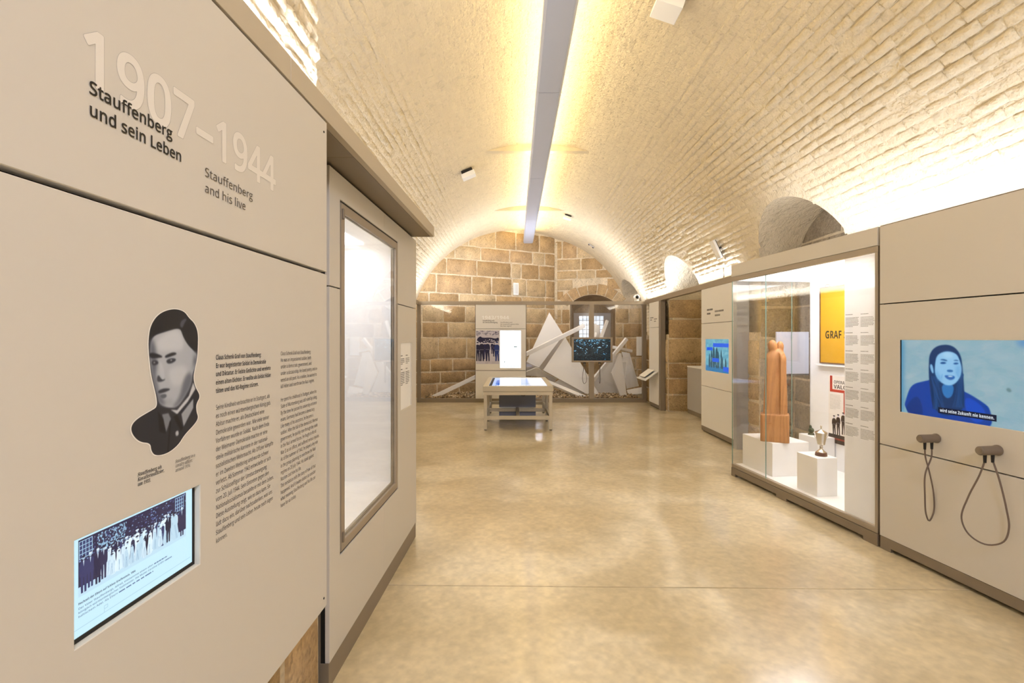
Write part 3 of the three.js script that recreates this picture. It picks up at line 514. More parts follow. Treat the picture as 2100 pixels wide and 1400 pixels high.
{
  const o = thing('display_cabinet', 'beige wall cabinet with tall framed glass window and empty white interior', 'cabinet', [-0.904, 0, 0], LT);
  const s0 = 2.245, s1 = 3.982, jx = 3.096, a = 2.37, b = 3.425, y0 = 0.557, y1 = 2.27, J = 1.84, g = 0.003, top = 2.39, pl = 0.118;
  mesh('face_board', plate([[s0, J + g], [a, J + g], [a, y1], [jx - 0.001, y1], [jx - 0.001, top], [s0, top]], [], 0, 0.022), M.panel, o);
  mesh('face_board', plate([[s0, pl + g], [jx - 0.001, pl + g], [jx - 0.001, y0], [a, y0], [a, J - g], [s0, J - g]], [], 0, 0.022), M.panel, o);
  mesh('face_board', plate([[jx + 0.001, y1], [b, y1], [b, J + g], [s1, J + g], [s1, top], [jx + 0.001, top]], [], 0, 0.022), M.panel, o);
  const lo = mesh('face_board', plate([[jx + 0.001, pl + g], [s1, pl + g], [s1, J - g], [b, J - g], [b, y0], [jx + 0.001, y0]], [rect(3.5, 3.82, 1.087, 1.57)], 0, 0.022), M.panel, o);
  mesh('label_card', bx(3.495, 3.825, 1.08, 1.575, -0.02, -0.008, 0), M.white, lo, 'white card with two columns of fine print');
  printed('fine_print', 0.3, 0.3, 3.51, 1.5, -0.0074, 1800, (q) => { for (const [x, c] of [[0.01, '#4a4642'], [0.16, '#6f6a65']]) { textBlock(q, x, 0.022, 0.11, 1, 0.014, c); textBlock(q, x, 0.045, 0.12, 4, 0.012, c); textBlock(q, x, 0.12, 0.1, 1, 0.014, c); textBlock(q, x, 0.145, 0.12, 8, 0.0125, c); } }, lo);
  mesh('plinth', bx(s0, s1, 0, pl, -0.6, -0.004, 0.002), M.metalDark, o);
  mesh('carcass', plate([[s0 + 0.003, pl], [s1 - 0.003, pl], [s1 - 0.003, top], [s0 + 0.003, top]], [rect(a + 0.004, b - 0.004, y0 + 0.004, y1 - 0.004)], -0.0225, 0.02, 0), M.black, o);
  mesh('side_board', bx(s0, s0 + 0.02, pl, top, -0.62, -0.043, 0.001), M.metalDark, o); mesh('side_board', bx(s1 - 0.02, s1, pl, top, -0.62, -0.043, 0.001), M.panel, o);
  mesh('roof_board', bx(s0, s1, 2.37, 2.39, -0.62, -0.043, 0.001), M.panel, o); mesh('rear_board', bx(s0, s1, pl, top, -0.64, -0.62, 0.001), M.panel, o);
  // framed door
  const f = 0.05, ga = a + 0.006, gb = b - 0.006, gy0 = y0 + 0.006, gy1 = y1 - 0.006;
  const door = mesh('door_frame', plate(rect(ga + 0.006, gb - 0.006, gy0 + 0.006, gy1 - 0.006), [rect(ga + f, gb - f, gy0 + f, gy1 - f)], 0.002, 0.03, 0.002), M.metal, o);
  mesh('gasket', plate(rect(a, b, y0, y1), [rect(a + 0.012, b - 0.012, y0 + 0.012, y1 - 0.012)], -0.006, 0.012, 0), M.black, o);
  mesh('inner_gasket', plate(rect(ga + f - 0.006, gb - f + 0.006, gy0 + f - 0.006, gy1 - f + 0.006), [rect(ga + f + 0.004, gb - f - 0.004, gy0 + f + 0.004, gy1 - f - 0.004)], -0.012, 0.01, 0), M.dark, door);
  mesh('glass_pane', bx(ga + f - 0.004, gb - f + 0.004, gy0 + f - 0.004, gy1 - f + 0.004, -0.012, -0.006, 0), M.glass, door);
  for (const y of [y0 + 0.055, y1 - 0.09]) mesh('hinge', bx(a + 0.016, a + 0.032, y, y + 0.05, 0.002, 0.012, 0.002), M.metalDark, door);
  // white interior
  const i0 = a + 0.03, i1 = b - 0.02, Z = -0.58, iy0 = 0.61, iy1 = 2.25;
  mesh('interior_rear', bx(i0, i1, iy0, iy1, Z - 0.01, Z, 0), M.liner, o); mesh('interior_floor', bx(i0, i1, iy0 - 0.015, iy0, Z, -0.045, 0), M.liner, o);
  mesh('interior_side', bx(i0 - 0.01, i0, iy0, iy1, Z, -0.045, 0), M.liner, o); mesh('interior_side', bx(i1, i1 + 0.01, iy0, iy1, Z, -0.045, 0), M.liner, o);
  mesh('interior_ceiling', bx(i0, i1, iy1, iy1 + 0.015, Z, -0.045, 0), M.liner, o); mesh('led_panel', bx(i0 + 0.05, i1 - 0.05, iy1 - 0.012, iy1 - 0.0005, -0.34, -0.22, 0), new THREE.MeshStandardMaterial({ color: '#ffffff', emissive: '#fbfaff', emissiveIntensity: 1 }), o);
}
// ------------------------------------------------------------------ far end: glazed partition
const FD = 12.34, fpx = FD / F, FXp = (px) => (px - PX) * fpx, FY = (py) => EYE - (py - PY) * fpx;
{
  const o = thing('glazed_partition', 'taupe metal framed glass partition in front of the sandstone end wall', 'partition', [0, 0, -FD]);
  const x0 = FXp(855), x1 = FXp(1326), t = 2.535, b0 = 0.095, D = -0.09;
  mesh('top_rail', bx(x0, x1, 2.45, t, D, 0, 0.003), M.metal, o); mesh('bottom_rail', bx(x0, x1, 0, b0, D, 0, 0.003), M.metalDark, o);
  mesh('post', bx(x0, x0 + 0.085, b0, 2.45, D, 0, 0.003), M.metalDark, o); mesh('post', bx(x1 - 0.1, x1, b0, 2.45, D, 0, 0.003), M.metalDark, o);
  mesh('post', bx(FXp(1208.5), FXp(1218.5), b0, 2.45, D, 0, 0.003), M.metal, o);
  for (const [a, b] of [[x0 + 0.085, FXp(974.5)], [FXp(1079.5), FXp(1208.5)], [FXp(1218.5), x1 - 0.1]]) mesh('glass_pane', bx(a, b, b0, 2.45, -0.05, -0.044, 0), M.glass, o);
  for (const px of [974.2, 1078.6]) mesh('gasket', bx(FXp(px), FXp(px) + 0.011, b0, 2.45, -0.06, -0.03, 0), M.dark, o);
  mesh('led_strip', bx(x0 + 0.1, x1 - 0.1, t - 0.03, t - 0.02, D - 0.05, D - 0.002, 0), ledMat, o); mesh('led_strip', bx(x0 + 0.1, x1 - 0.1, 2.492, 2.5, D - 0.07, D - 0.002, 0), ledMat, o);
}
{
  const a = FXp(975.2), b = FXp(1078.4), o = thing('year_panel', 'grey info panel with 1943/1944 heading, street photograph and lit white display', 'panel', [a, 0, -FD]), w = b - a;
  const R = (p0, p1, q0, q1) => rect(FXp(p0) - a, FXp(p1) - a, FY(q1), FY(q0));
  mesh('upper_board', plate(rect(0, w, FY(673.6), 2.447), [], -0.006, 0.03), M.panelWhite, o);
  const mid = mesh('middle_board', plate(rect(0, w, FY(759), FY(674.4)), [R(1025.4, 1068.4, 677.5, 754.5)], -0.006, 0.03), M.panelWhite, o);
  mesh('lower_board', plate(rect(0, w, 0.097, FY(760)), [], -0.006, 0.03), M.panelWhite, o);
  mesh('backing', bx(0.01, w - 0.01, 0.1, 2.44, -0.08, -0.037, 0), M.dark, o);
  printed('heading', w, 0.36, 0, FY(645), -0.0055, 1400, (g) => {
    line(g, '1943/1944', 0.15, 0.115, 0.12, { bold: true, width: 0.69, color: '#ffffff' });
    line(g, 'Stauffenberg und', 0.18, 0.165, 0.043, { bold: true, width: 0.29, color: '#2c2a2c' }); line(g, 'die Umsturzbewegung', 0.18, 0.21, 0.043, { bold: true, width: 0.37, color: '#2c2a2c' });
    line(g, 'Stauffenberg and', 0.62, 0.21, 0.043, { width: 0.30, color: '#5a585c' }); line(g, 'the movement against Hitler', 0.62, 0.255, 0.043, { width: 0.47, color: '#5a585c' }); line(g, 'the Nazi regime', 0.62, 0.30, 0.043, { width: 0.28, color: '#5a585c' });
  }, o);
  const pw = FXp(1024) - FXp(976.5);
  printed('photo_print', pw, 0.84, FXp(976.5) - a, FY(677.5), -0.0055, 900, (g) => {
    g.scale(pw / 480, 0.84 / 680); g.fillStyle = '#c8c4d2'; g.fillRect(0, 0, 480, 680);
    for (let i = 0; i < 90; i++) { g.strokeStyle = '#1a1a4c'; g.lineWidth = rr(3, 9); const x = rnd() * 470, y = rnd() * 100; g.beginPath(); g.moveTo(x, y); g.lineTo(x + rr(-40, 40), y + rr(-22, 22)); g.stroke(); }
    curve(g, [[10, 170], [90, 110], [120, 150], [300, 140], [400, 170], [470, 130], [470, 230], [380, 250], [200, 250], [30, 260]], '#12123e');
    for (let i = 0; i < 22; i++) { g.fillStyle = '#cfccda'; g.beginPath(); g.ellipse(rr(10, 460), rr(180, 270), rr(8, 20), rr(5, 12), 0, 0, 7); g.fill(); }
    figure(g, 375, 285, 0.6, '#14144a'); figure(g, 180, 280, 0.75, '#191950'); figure(g, 30, 290, 0.85, '#0d0d38'); figure(g, 115, 275, 0.95, '#0d0d38'); figure(g, 235, 275, 0.9, '#10103f'); figure(g, 330, 270, 0.5, '#14144a'); figure(g, 430, 290, 0.92, '#15307e');
    g.fillStyle = '#c8c4d2'; g.fillRect(0, 620, 480, 60); textBlock(g, 190, 632, 105, 3, 14, '#9a97a4'); textBlock(g, 320, 632, 105, 3, 14, '#aba8b4');
  }, mid, 'blue-black street photograph of uniformed people');
  const tex = canvasTex(430, 770, (g, W, H) => { g.fillStyle = '#f4fbff'; g.fillRect(0, 0, W, H); g.fillStyle = '#6f7d7a'; g.fillRect(285, 322, 62, 20); g.beginPath(); g.arc(92, 645, 11, 0, 7); g.fill(); g.fillStyle = '#b7c0c4'; for (let i = 0; i < 5; i++) { g.fillRect(72 + i * 70, 690, 14, 10); g.fillRect(60 + i * 70, 728, 52, 10); } textBlock(g, 130, 170, 180, 3, 18, '#e3eaed'); });
  const dw = FXp(1068.4) - FXp(1025.4), dh = FY(677.5) - FY(754.5);
  mesh('lit_display', new THREE.PlaneGeometry(dw, dh).translate(FXp(1046.9) - a, FY(716), -0.03), glow(tex, 0.55), mid, 'bright white lit display');
  const l = new THREE.RectAreaLight('#dbe9ff', 0.5, dw, dh); l.position.set(FXp(1046.9), FY(716), -FD + 0.01); l.rotation.y = Math.PI; scene.add(l);
}
// monitor on the middle post with two hanging listening cups
function monitorTex(w, h, draw) { return canvasTex(w, h, draw); }
{
  const o = thing('wall_monitor', 'flat grey framed monitor showing dark forest, fixed to the partition post', 'monitor', [FXp(1213.5), FY(742.2), -FD + 0.03]);
  const w = 83 * fpx * 0.995, h = 50.5 * fpx;
  mesh('housing', bx(-w / 2, w / 2, 0, h, -0.025, 0.03, 0.006), M.metalDark, o); mesh('frame', plate(rect(-w / 2 - 0.002, w / 2 + 0.002, -0.002, h + 0.002), [rect(-w / 2 + 0.045, w / 2 - 0.045, 0.04, h - 0.04)], 0.045, 0.02, 0.004), M.metal, o);
  const tex = canvasTex(740, 430, (g, W, H) => {
    g.fillStyle = '#0b1014'; g.fillRect(0, 0, W, H);
    for (let i = 0; i < 900; i++) { const y = rnd() ** 1.6 * H, k = 1 - y / H; g.fillStyle = rnd() < 0.25 * k ? pick(['#5fa3c8', '#9fd0e6', '#2f6f93']) : pick(['#0f1c22', '#16282e', '#1b3640', '#0a1216']); g.beginPath(); g.ellipse(rnd() * W, y, rr(4, 22), rr(3, 10), rr(-1, 1), 0, 7); g.fill(); }
    for (let i = 0; i < 26; i++) { g.strokeStyle = pick(['#1d2729', '#2c3a3c', '#0c1214']); g.lineWidth = rr(3, 9); g.beginPath(); g.moveTo(rnd() * W, rr(0.3, 0.8) * H); g.quadraticCurveTo(W / 2, rr(0.3, 0.9) * H, rnd() * W, rr(0.2, 0.9) * H); g.stroke(); }
    poly(g, [[470, 175], [520, 150], [560, 175]], '#9fc8da');
  });
  mesh('screen', new THREE.PlaneGeometry(w - 0.09, h - 0.08).translate(0, h / 2, 0.034), glow(tex, 0.5), o);
}
function handset(name, label, pos, turn, loop, scale = 1, group) {
  const o = thing(name, label, 'handset', pos, turn, group);
  mesh('holder', new THREE.LatheGeometry([[0, 0.128], [0.022, 0.128], [0.0265, 0.123], [0.027, 0.1], [0.0275, 0.02], [0.032, 0.008], [0.032, 0]].map(([r, y]) => new THREE.Vector2(r * scale, y * scale)), 28).rotateX(Math.PI / 2), M.handset, o);
  mesh('end_disc', cyl(0.021 * scale, 0.021 * scale, 0.004, 24).rotateX(Math.PI / 2).translate(0, 0, 0.129 * scale), M.metalDark, o);
  const z1 = 0.035 * scale, z2 = 0.088 * scale;
  for (const z of [z1, z2]) mesh('plug', cyl(0.0075 * scale, 0.0095 * scale, 0.055 * scale, 12).translate(0, -0.045 * scale, z), M.black, o);
  mesh('cord', tube(loop.map(([x, y, z]) => V(x, y, z)), 0.0048 * scale, 72, 8), M.cord, o);
  return o;
}
for (const [px, lab, w] of [[1198, 'small audio handset hanging under the forest monitor, its cord in a wide loop', 0.05], [1229, 'small audio handset hanging under the forest monitor, its cord in a narrow loop', 0.012]]) {
  const o = thing('audio_handset', lab, 'handset', [FXp(px), FY(742.4), -FD + 0.055], 0, 'handsets under the forest monitor');
  mesh('hook', bx(-0.03, 0.03, -0.035, 0, -0.02, 0.02, 0.004), M.dark, o); mesh('ear_cup', new THREE.SphereGeometry(0.034, 16, 12).scale(0.9, 1.2, 0.7).translate(0, -0.065, 0.01), M.handset, o);
  mesh('cord', tube([V(-0.012, -0.09, 0.01), V(-w * 0.8, -0.28, 0.012), V(-w, -0.42, 0.016), V(-w * 0.3, -0.53, 0.02), V(w * 0.6, -0.5, 0.022), V(w, -0.4, 0.02), V(w * 0.6, -0.26, 0.014), V(0.012, -0.09, 0.01)], 0.006, 60, 6), M.cord, o);
}
// ------------------------------------------------------------------ the white shards behind the glass
const gravelTop = 0.1;
{
  const bed = structure('gravel_bed', 'low raised bed behind the glass', 'bed');
  mesh('bed_body', plate([[-2.25, -12.5], [-2.25, -13.2], [1.25, -15.0], [3.3, -14.45], [3.3, -12.5]].map(([x, z]) => [x, -z]), [], 0, 0.09, 0).rotateX(-Math.PI / 2).translate(0, 0.09, 0), stoneRough[1], bed);
  const g = new THREE.IcosahedronGeometry(1, 0), n = 5200, im = new THREE.InstancedMesh(g, std('#ffffff', 0.9), n), m = new THREE.Matrix4(), q = new THREE.Quaternion(), e = new THREE.Euler(), c = new THREE.Color();
  for (let i = 0; i < n; i++) { const x = rr(-2.2, 3.2), d = rr(12.5, 12.5 + 0.6 + 1.2 * rnd()); if (x < -0.9 && d > 13.2 + (x + 2.2) * 0.5) { } e.set(rnd() * 6, rnd() * 6, rnd() * 6); q.setFromEuler(e); const s = rr(0.012, 0.032); m.compose(V(x, 0.095 + rr(0, 0.035), -Math.min(d, 13.0 + (x + 2.3) * 0.45)), q, V(s, s * 0.7, s * 1.2)); im.setMatrixAt(i, m); im.setColorAt(i, c.set(pick(['#b59a72', '#7a6242', '#d8c7a8', '#5e4a30', '#a58a63']))); }
  im.name = 'gravel'; im.userData = { kind: 'stuff', label: 'loose beige and brown gravel behind the glass', category: 'gravel' }; im.castShadow = im.receiveShadow = true; scene.add(im);
}
const Q = (x, y) => [1070 + x / 5.8333, 600 + y / 5.8333];
// plate whose outline is seen at these pixels, lying in the plane d = d0 + a (x - x0) + b (y - y0), t thick
function shard(name, label, pts, d0, a, b, t, mat) {
  const c = pts.reduce((s, p) => [s[0] + p[0] / pts.length, s[1] + p[1] / pts.length], [0, 0]), C = at(c[0], c[1], d0);
  const W = pts.map(([px, py]) => { const u = (px - PX) / F, v = (PY - py) / F, d = (d0 - a * C.x - b * (C.y - EYE)) / (1 - a * u - b * v); return V(u * d, EYE + v * d, -d); });
  const n = V(a, b, 1).normalize(), ex = V(1, 0, -a).normalize(), ey = n.clone().cross(ex), lo = W.reduce((p, q) => (q.y < p.y ? q : p));
  const o = thing(name, label, 'board', lo.toArray(), 0, 'white shards behind the glass');
  const g = plate(W.map((p) => { const r = p.clone().sub(lo); return [r.dot(ex), r.dot(ey)]; }), [], 0, t, 0.004);
  g.applyMatrix4(new THREE.Matrix4().makeBasis(ex, ey, n)); mesh('board', g, mat, o); return o;
}
function shardBar(label, p, d0, q, d1, w, h, mat, spin = 0.3) {
  const a = at(p[0], p[1], d0), b = at(q[0], q[1], d1), lo = a.y < b.y ? a : b, o = thing('shard_beam', label, 'beam', lo.toArray(), 0, 'white shards behind the glass');
  mesh('beam_body', bar(a.clone().sub(lo), b.clone().sub(lo), w, h, spin), mat, o); return o;
}
{
  const q = (...a) => { const r = []; for (let i = 0; i < a.length; i += 2) r.push(Q(a[i], a[i + 1])); return r; };
  shard('shard_board', 'tallest white triangular board, its point rising highest behind the glass', q(330, 235, 490, 490, 440, 585, 205, 897, 55, 830), 13.55, 0.1, 0.22, 0.05, M.board);
  shard('shard_board', 'narrow board strip wedged between the two big white triangles', q(440, 555, 522, 520, 255, 925, 185, 892), 13.78, 0.1, -0.12, 0.04, M.board);
  shard('shard_board', 'broad white triangular board leaning down to the partition post', q(520, 530, 960, 1270, 880, 1270, 740, 1192, 255, 925), 13.1, 0.05, 0.3, 0.05, M.board);
  shardBar('long white square beam lying across the tall white triangle', Q(30, 745), 12.95, Q(750, 392), 13.3, 0.1, 0.1, M.board);
  shardBar('pale beam rising from the gravel behind the left glass pane', [880, 818], 12.6, [985, 768], 13.2, 0.1, 0.1, M.board);
  shard('shard_board', 'shaded board corner showing beside the info panel edge', q(30, 760, 60, 840, 175, 895, 30, 955), 13.7, 0.3, -0.35, 0.03, M.board);
  shard('shard_board', 'shaded board sloping down behind the touch table top', q(30, 955, 180, 893, 420, 1035, 370, 1095, 300, 1012, 30, 990), 13.45, 0.2, -0.4, 0.03, M.board);
  shard('shard_board', 'flat board tucked under the broad white triangle', q(450, 1035, 740, 1195, 705, 1228, 365, 1092), 13.25, 0.0, 0.35, 0.03, M.board);
  shardBar('low pale beam slanting down to the gravel behind the touch table', Q(290, 1062), 13.2, Q(765, 1262), 12.6, 0.09, 0.09, M.board, 0.2);
  shard('shard_board', 'big many-cornered board leaning right of the partition post', q(1150, 735, 1120, 830, 1075, 955, 1205, 1268, 950, 1268, 865, 1105, 865, 1030), 13.25, -0.25, -0.25, 0.04, M.board);
  shardBar('white square beam slanting up past the monitor edge', Q(850, 1050), 12.75, Q(1255, 550), 13.0, 0.085, 0.085, M.board);
  shard('shard_board', 'narrow pointed board standing in front of the big many-cornered board', q(1165, 720, 1192, 722, 1262, 1268, 1195, 1268, 1072, 960), 12.85, 0.25, 0.2, 0.05, M.board);
  shard('shard_board', 'shaded board leaning farthest from the partition post', q(1200, 775, 1285, 725, 1400, 1115, 1255, 1150, 1215, 980), 13.8, -0.3, -0.15, 0.03, M.board);
  shard('shard_board', 'slim white strip along the edge of the farthest leaning board', q(1278, 722, 1292, 722, 1402, 1115, 1388, 1120), 13.5, 0, 0.0, 0.05, M.board);
  shard('shard_board', 'small white bent strut in front of the farthest leaning board', q(1205, 812, 1270, 808, 1240, 1022, 1228, 1018, 1248, 836, 1205, 836), 13.3, 0, 0.3, 0.03, M.board);
  shardBar('short white cross beam resting on the right-hand boards', Q(1085, 650), 12.95, Q(1315, 698), 13.2, 0.07, 0.07, M.board);
  shard('shard_board', 'small board hanging under the short cross beam', q(1195, 705, 1290, 722, 1285, 770, 1215, 785), 13.25, 0, 0.1, 0.03, M.board);
  shard('shard_board', 'upright board standing before the barred window', q(862, 368, 930, 393, 947, 535, 862, 535), 14.0, 0.2, -0.2, 0.04, M.board);
  shardBar('white beam pointing up before the barred window', Q(940, 560), 13.7, Q(1022, 335), 13.9, 0.075, 0.075, M.board);
  shardBar('short white stub beam next to the partition post above the monitor', Q(872, 560), 13.8, Q(880, 478), 13.9, 0.06, 0.06, M.board);
  shard('shard_board', 'flat board lying on the gravel by the corner post', q(1258, 1160, 1455, 1125, 1455, 1205, 1275, 1212), 13.2, 0, 2.2, 0.03, M.board);
}
{
  const o = thing('white_notice_board', 'plain white board fixed to stone in the right corner behind the glass', 'board', at(1312.5, 729, 14.1).toArray(), -0.25);
  mesh('board', bx(-0.1, 0.16, 0, 0.54, 0, 0.03, 0.003), M.white, o);
}
// ------------------------------------------------------------------ touch table
{
  const o = thing('touch_table', 'beige metal touch table with glowing screen top and three pairs of legs', 'table', [0.106, 0, -9.6]);
  const w = 0.615, z0 = 1.03, z1 = -1.04;                  // half width, front, back
  const top = mesh('table_top', plate(rect(-w, w, -z0, -z1), [rect(-w + 0.095, w - 0.095, -z0 + 0.12, -z1 - 0.09)], 0, 0.09, 0.004).rotateX(-Math.PI / 2).translate(0, 0.768, 0), M.table, o);
  mesh('top_base', bx(-w + 0.09, w - 0.09, 0.70, 0.738, -1.0, 0.99, 0), M.dark, top);
  const tex = canvasTex(768, 1024, (g, W, H) => { g.fillStyle = '#a9c6ff'; g.fillRect(0, 0, W, H); g.fillStyle = '#dbe6ff'; g.fillRect(W * 0.16, 0, W * 0.84, H); g.fillStyle = '#2f6fd0'; curve(g, [[80, 500], [100, 360], [60, 330], [150, 290], [180, 380], [150, 600], [150, 900], [90, 900]], '#2f6fd0'); g.fillStyle = '#b9d0ff'; g.fillRect(420, 200, 110, 700); textBlock(g, 450, 700, 100, 10, 14, '#8fae9a'); });  // bluish-white field: the bright info panel mirrored in the glass, painted in
  mesh('screen', new THREE.PlaneGeometry(2 * w - 0.19, 1.86).rotateX(-Math.PI / 2).translate(0, 0.7615, 0.0), glow(tex, 0.36, 0.06), top, 'lit blue touch screen with a painted white reflection');
  mesh('cable_slot', bx(-w + 0.1, -w + 0.15, 0.761, 0.764, -0.85, 0.85, 0), M.black, top);
  mesh('apron', plate(rect(-w + 0.01, w - 0.01, -z0 + 0.01, -z1 - 0.01), [rect(-w + 0.06, w - 0.06, -z0 + 0.06, -z1 - 0.06)], 0, 0.062, 0.003).rotateX(-Math.PI / 2).translate(0, 0.675, 0), M.table, o);
  for (const z of [z0 - 0.045, 0.03, z1 + 0.045]) {
    for (const s of [-1, 1]) { const l = mesh('leg', bx(s * (w - 0.045) - 0.028, s * (w - 0.045) + 0.028, 0.012, 0.615, z - 0.028, z + 0.028, 0.003), M.table, o); mesh('foot', cyl(0.024, 0.024, 0.012, 12).translate(s * (w - 0.045), 0.006, z), M.black, l); }
    mesh('cross_rail', bx(-w + 0.072, w - 0.072, 0.185, 0.25, z - 0.022, z + 0.022, 0.003), M.table, o);
  }
  mesh('centre_rail', bx(-0.03, 0.03, 0.186, 0.248, -0.95, 0.96, 0.003), M.table, o);
  for (const s of [-1, 1]) mesh('side_rail', bx(s * (w - 0.045) - 0.02, s * (w - 0.045) + 0.02, 0.19, 0.245, -0.94, 0.95, 0.003), M.table, o);
  mesh('equipment_box', bx(-0.36, 0.36, 0.255, 0.61, -0.55, -0.05, 0.006), M.boxGrey, o, 'dark blue-grey equipment box');
  mesh('equipment_box_base', bx(-0.36, 0.36, 0.03, 0.182, -0.55, -0.05, 0.004), M.boxGrey, o);
  mesh('cable', tube([V(-0.1, 0.6, 0.0), V(0.02, 0.53, 0.04), V(0.12, 0.49, 0.05), V(0.2, 0.55, 0.04), V(0.24, 0.61, 0.0)], 0.006, 30, 6), M.black, o);
  const l = new THREE.RectAreaLight('#b9ceff', 0.35, 1.0, 1.8); l.position.set(0.106, 0.79, -9.6); l.rotation.x = Math.PI / 2; scene.add(l);
}
// ------------------------------------------------------------------ right: row of panels in front of the niches (seen along the wall)
const RXP = 3.3;
{
  const o = thing('niche_partition', 'taupe metal beam and posts running along the right wall before the niches', 'partition', [RXP, 0, -12.34], -Math.PI / 2);
  mesh('top_rail', bx(0.1, 6.4, 2.45, 2.55, -0.1, 0, 0.003), M.metal, o);
  mesh('post', bx(1.28, 1.42, 0, 2.45, -0.1, 0.0, 0.003), M.metalDark, o);
  mesh('led_strip', bx(0.1, 5.1, 2.55, 2.553, -0.09, -0.06, 0), ledMat, o);
  const e = mesh('end_post', bx(5.13, 5.24, 0, 2.45, -0.12, 0.06, 0.004), M.steelBlue, o, 'blue-grey metal end post');
  mesh('sensor_rod', cyl(0.012, 0.012, 0.16, 10).translate(4.6, 2.63, -0.03), M.metalDark, o);
}
{
  const o = thing('reading_panel', 'narrow white info panel with sloping reading shelf by the partition corner', 'panel', [RXP - 0.005, 0, -11.83], -Math.PI / 2);
  mesh('upper_board', plate(rect(0, 0.76, 1.862, 2.445), [], 0, 0.03), M.panelWhite, o); mesh('lower_board', plate(rect(0, 0.76, 0.1, 1.854), [], 0, 0.03), M.panelWhite, o);
  mesh('plinth', bx(0, 0.76, 0.025, 0.098, -0.04, -0.004, 0.002), M.metalDark, o); mesh('backing', bx(0.01, 0.75, 0.0, 2.44, -0.09, -0.031, 0), M.dark, o);
  printed('heading', 0.7, 0.3, 0.03, 2.15, 0.0006, 700, (g) => { textBlock(g, 0.06, 0.05, 0.27, 2, 0.05, '#3a3836'); textBlock(g, 0.38, 0.09, 0.26, 2, 0.05, '#6b6763'); }, o);
  const sh = new THREE.Group(); sh.name = 'reading_shelf'; sh.position.set(0.38, 0.86, 0); sh.rotation.x = 0.62; o.add(sh);
  mesh('shelf_board', bx(-0.36, 0.36, -0.01, 0.012, 0, 0.36, 0.003), M.white, sh); mesh('shelf_lip', bx(-0.36, 0.36, 0.0125, 0.032, 0.345, 0.36, 0.002), M.white, sh);
}
{
  const o = thing('open_booklet', 'open booklet with cream pages lying on the sloping reading shelf', 'booklet', [RXP - 0.005 - 0.02, 0.885, -11.45], -Math.PI / 2);
  const k = new THREE.Group(); k.name = 'pages'; k.rotation.x = 0.62; o.add(k);
  for (const s of [-1, 1]) { const m = mesh('page_block', bx(s * 0.004, s * 0.23, 0, 0.014, 0.03, 0.3, 0.004), M.paper, k); m.rotation.z = s * 0.06; mesh('cover', bx(s * 0.003, s * 0.238, -0.004, -0.001, 0.022, 0.308, 0.001), M.metalDark, m); }
}
{
  const o = thing('niche_cabinet', 'low grey cabinet with pale top standing in the stone niche', 'cabinet', [3.78, 0, -10.62], -Math.PI / 2);
  mesh('body', bx(0, 0.78, 0.09, 0.99, -0.5, 0, 0.003), M.cabinetGrey, o); mesh('plinth', bx(0.005, 0.775, 0, 0.09, -0.49, -0.006, 0.002), M.metalDark, o); mesh('top_board', bx(-0.005, 0.785, 0.99, 1.015, -0.505, 0.006, 0.003), M.white, o);
}
{
  const o = thing('resistance_panel', 'white info panel with square blue screen beside the showcase', 'panel', [RXP - 0.005, 0, -8.57], -Math.PI / 2);
  const w = 1.21, sa = 0.164, sb = 1.08;
  mesh('upper_board', plate(rect(0, w, 1.862, 2.445), [], 0, 0.03), M.panelWhite, o); const mid = mesh('middle_board', plate(rect(0, w, 0.795, 1.854), [rect(sa, sb, 1.06, 1.59)], 0, 0.03), M.panelWhite, o); mesh('lower_board', plate(rect(0, w, 0.1, 0.788), [], 0, 0.03), M.panelWhite, o);
  for (const [y0, y1] of [[1.862, 2.445], [0.795, 1.854], [0.1, 0.788]]) mesh('edge_board', plate(rect(w + 0.006, w + 0.14, y0, y1), [], 0, 0.03), M.panelWhite, o);
  mesh('plinth', bx(0, w + 0.14, 0.022, 0.098, -0.05, -0.004, 0.002), M.metalDark, o); mesh('backing', bx(0.01, w + 0.13, 0.0, 2.44, -0.1, -0.031, 0), M.dark, o);
  printed('heading', 1.0, 0.4, 0.15, 2.22, 0.0006, 700, (g) => { textBlock(g, 0.1, 0.125, 0.26, 2, 0.065, '#3a3836'); textBlock(g, 0.42, 0.165, 0.36, 2, 0.065, '#6b6763'); }, o);
  const tex = canvasTex(640, 370, (g, W, H) => {
    g.fillStyle = '#5fa0b4'; g.fillRect(0, 0, W, H); for (let i = 0; i < 200; i++) { g.fillStyle = pick(['#4d8fa8', '#7db6c4', '#6aa6b8']); g.globalAlpha = 0.5; g.beginPath(); g.ellipse(rnd() * W, rnd() * H * 0.7, rr(10, 50), rr(5, 20), 0, 0, 7); g.fill(); } g.globalAlpha = 1;
    g.fillStyle = '#1d6f9f'; g.fillRect(0, H * 0.82, W, H * 0.2);
    for (const [x, t, s] of [[110, 150, 50], [170, 110, 60], [230, 70, 70], [310, 80, 80], [350, 120, 60], [430, 100, 44], [460, 180, 44], [540, 190, 50]]) curve(g, [[x, t], [x + s * 0.4, t + 60], [x + s * 0.6, H * 0.88], [x - s * 0.6, H * 0.88], [x - s * 0.4, t + 60]], '#1c4a5c');
    for (let i = 0; i < 14; i++) { g.fillStyle = '#8db9c4'; g.fillRect(80 + rnd() * 460, rr(200, 270), rr(3, 8), rr(40, 70)); }
    g.fillStyle = '#1257d8'; g.fillRect(210, 48, 430, 42); g.fillRect(30, 95, 170, 36); g.fillRect(190, 215, 180, 42); g.fillRect(480, 300, 160, 50);
  });
  mesh('screen', new THREE.PlaneGeometry(sb - sa + 0.01, 0.54).translate((sa + sb) / 2, 1.325, -0.014), glow(tex, 0.42), mid, 'screen with blue bars over dark figures');
}
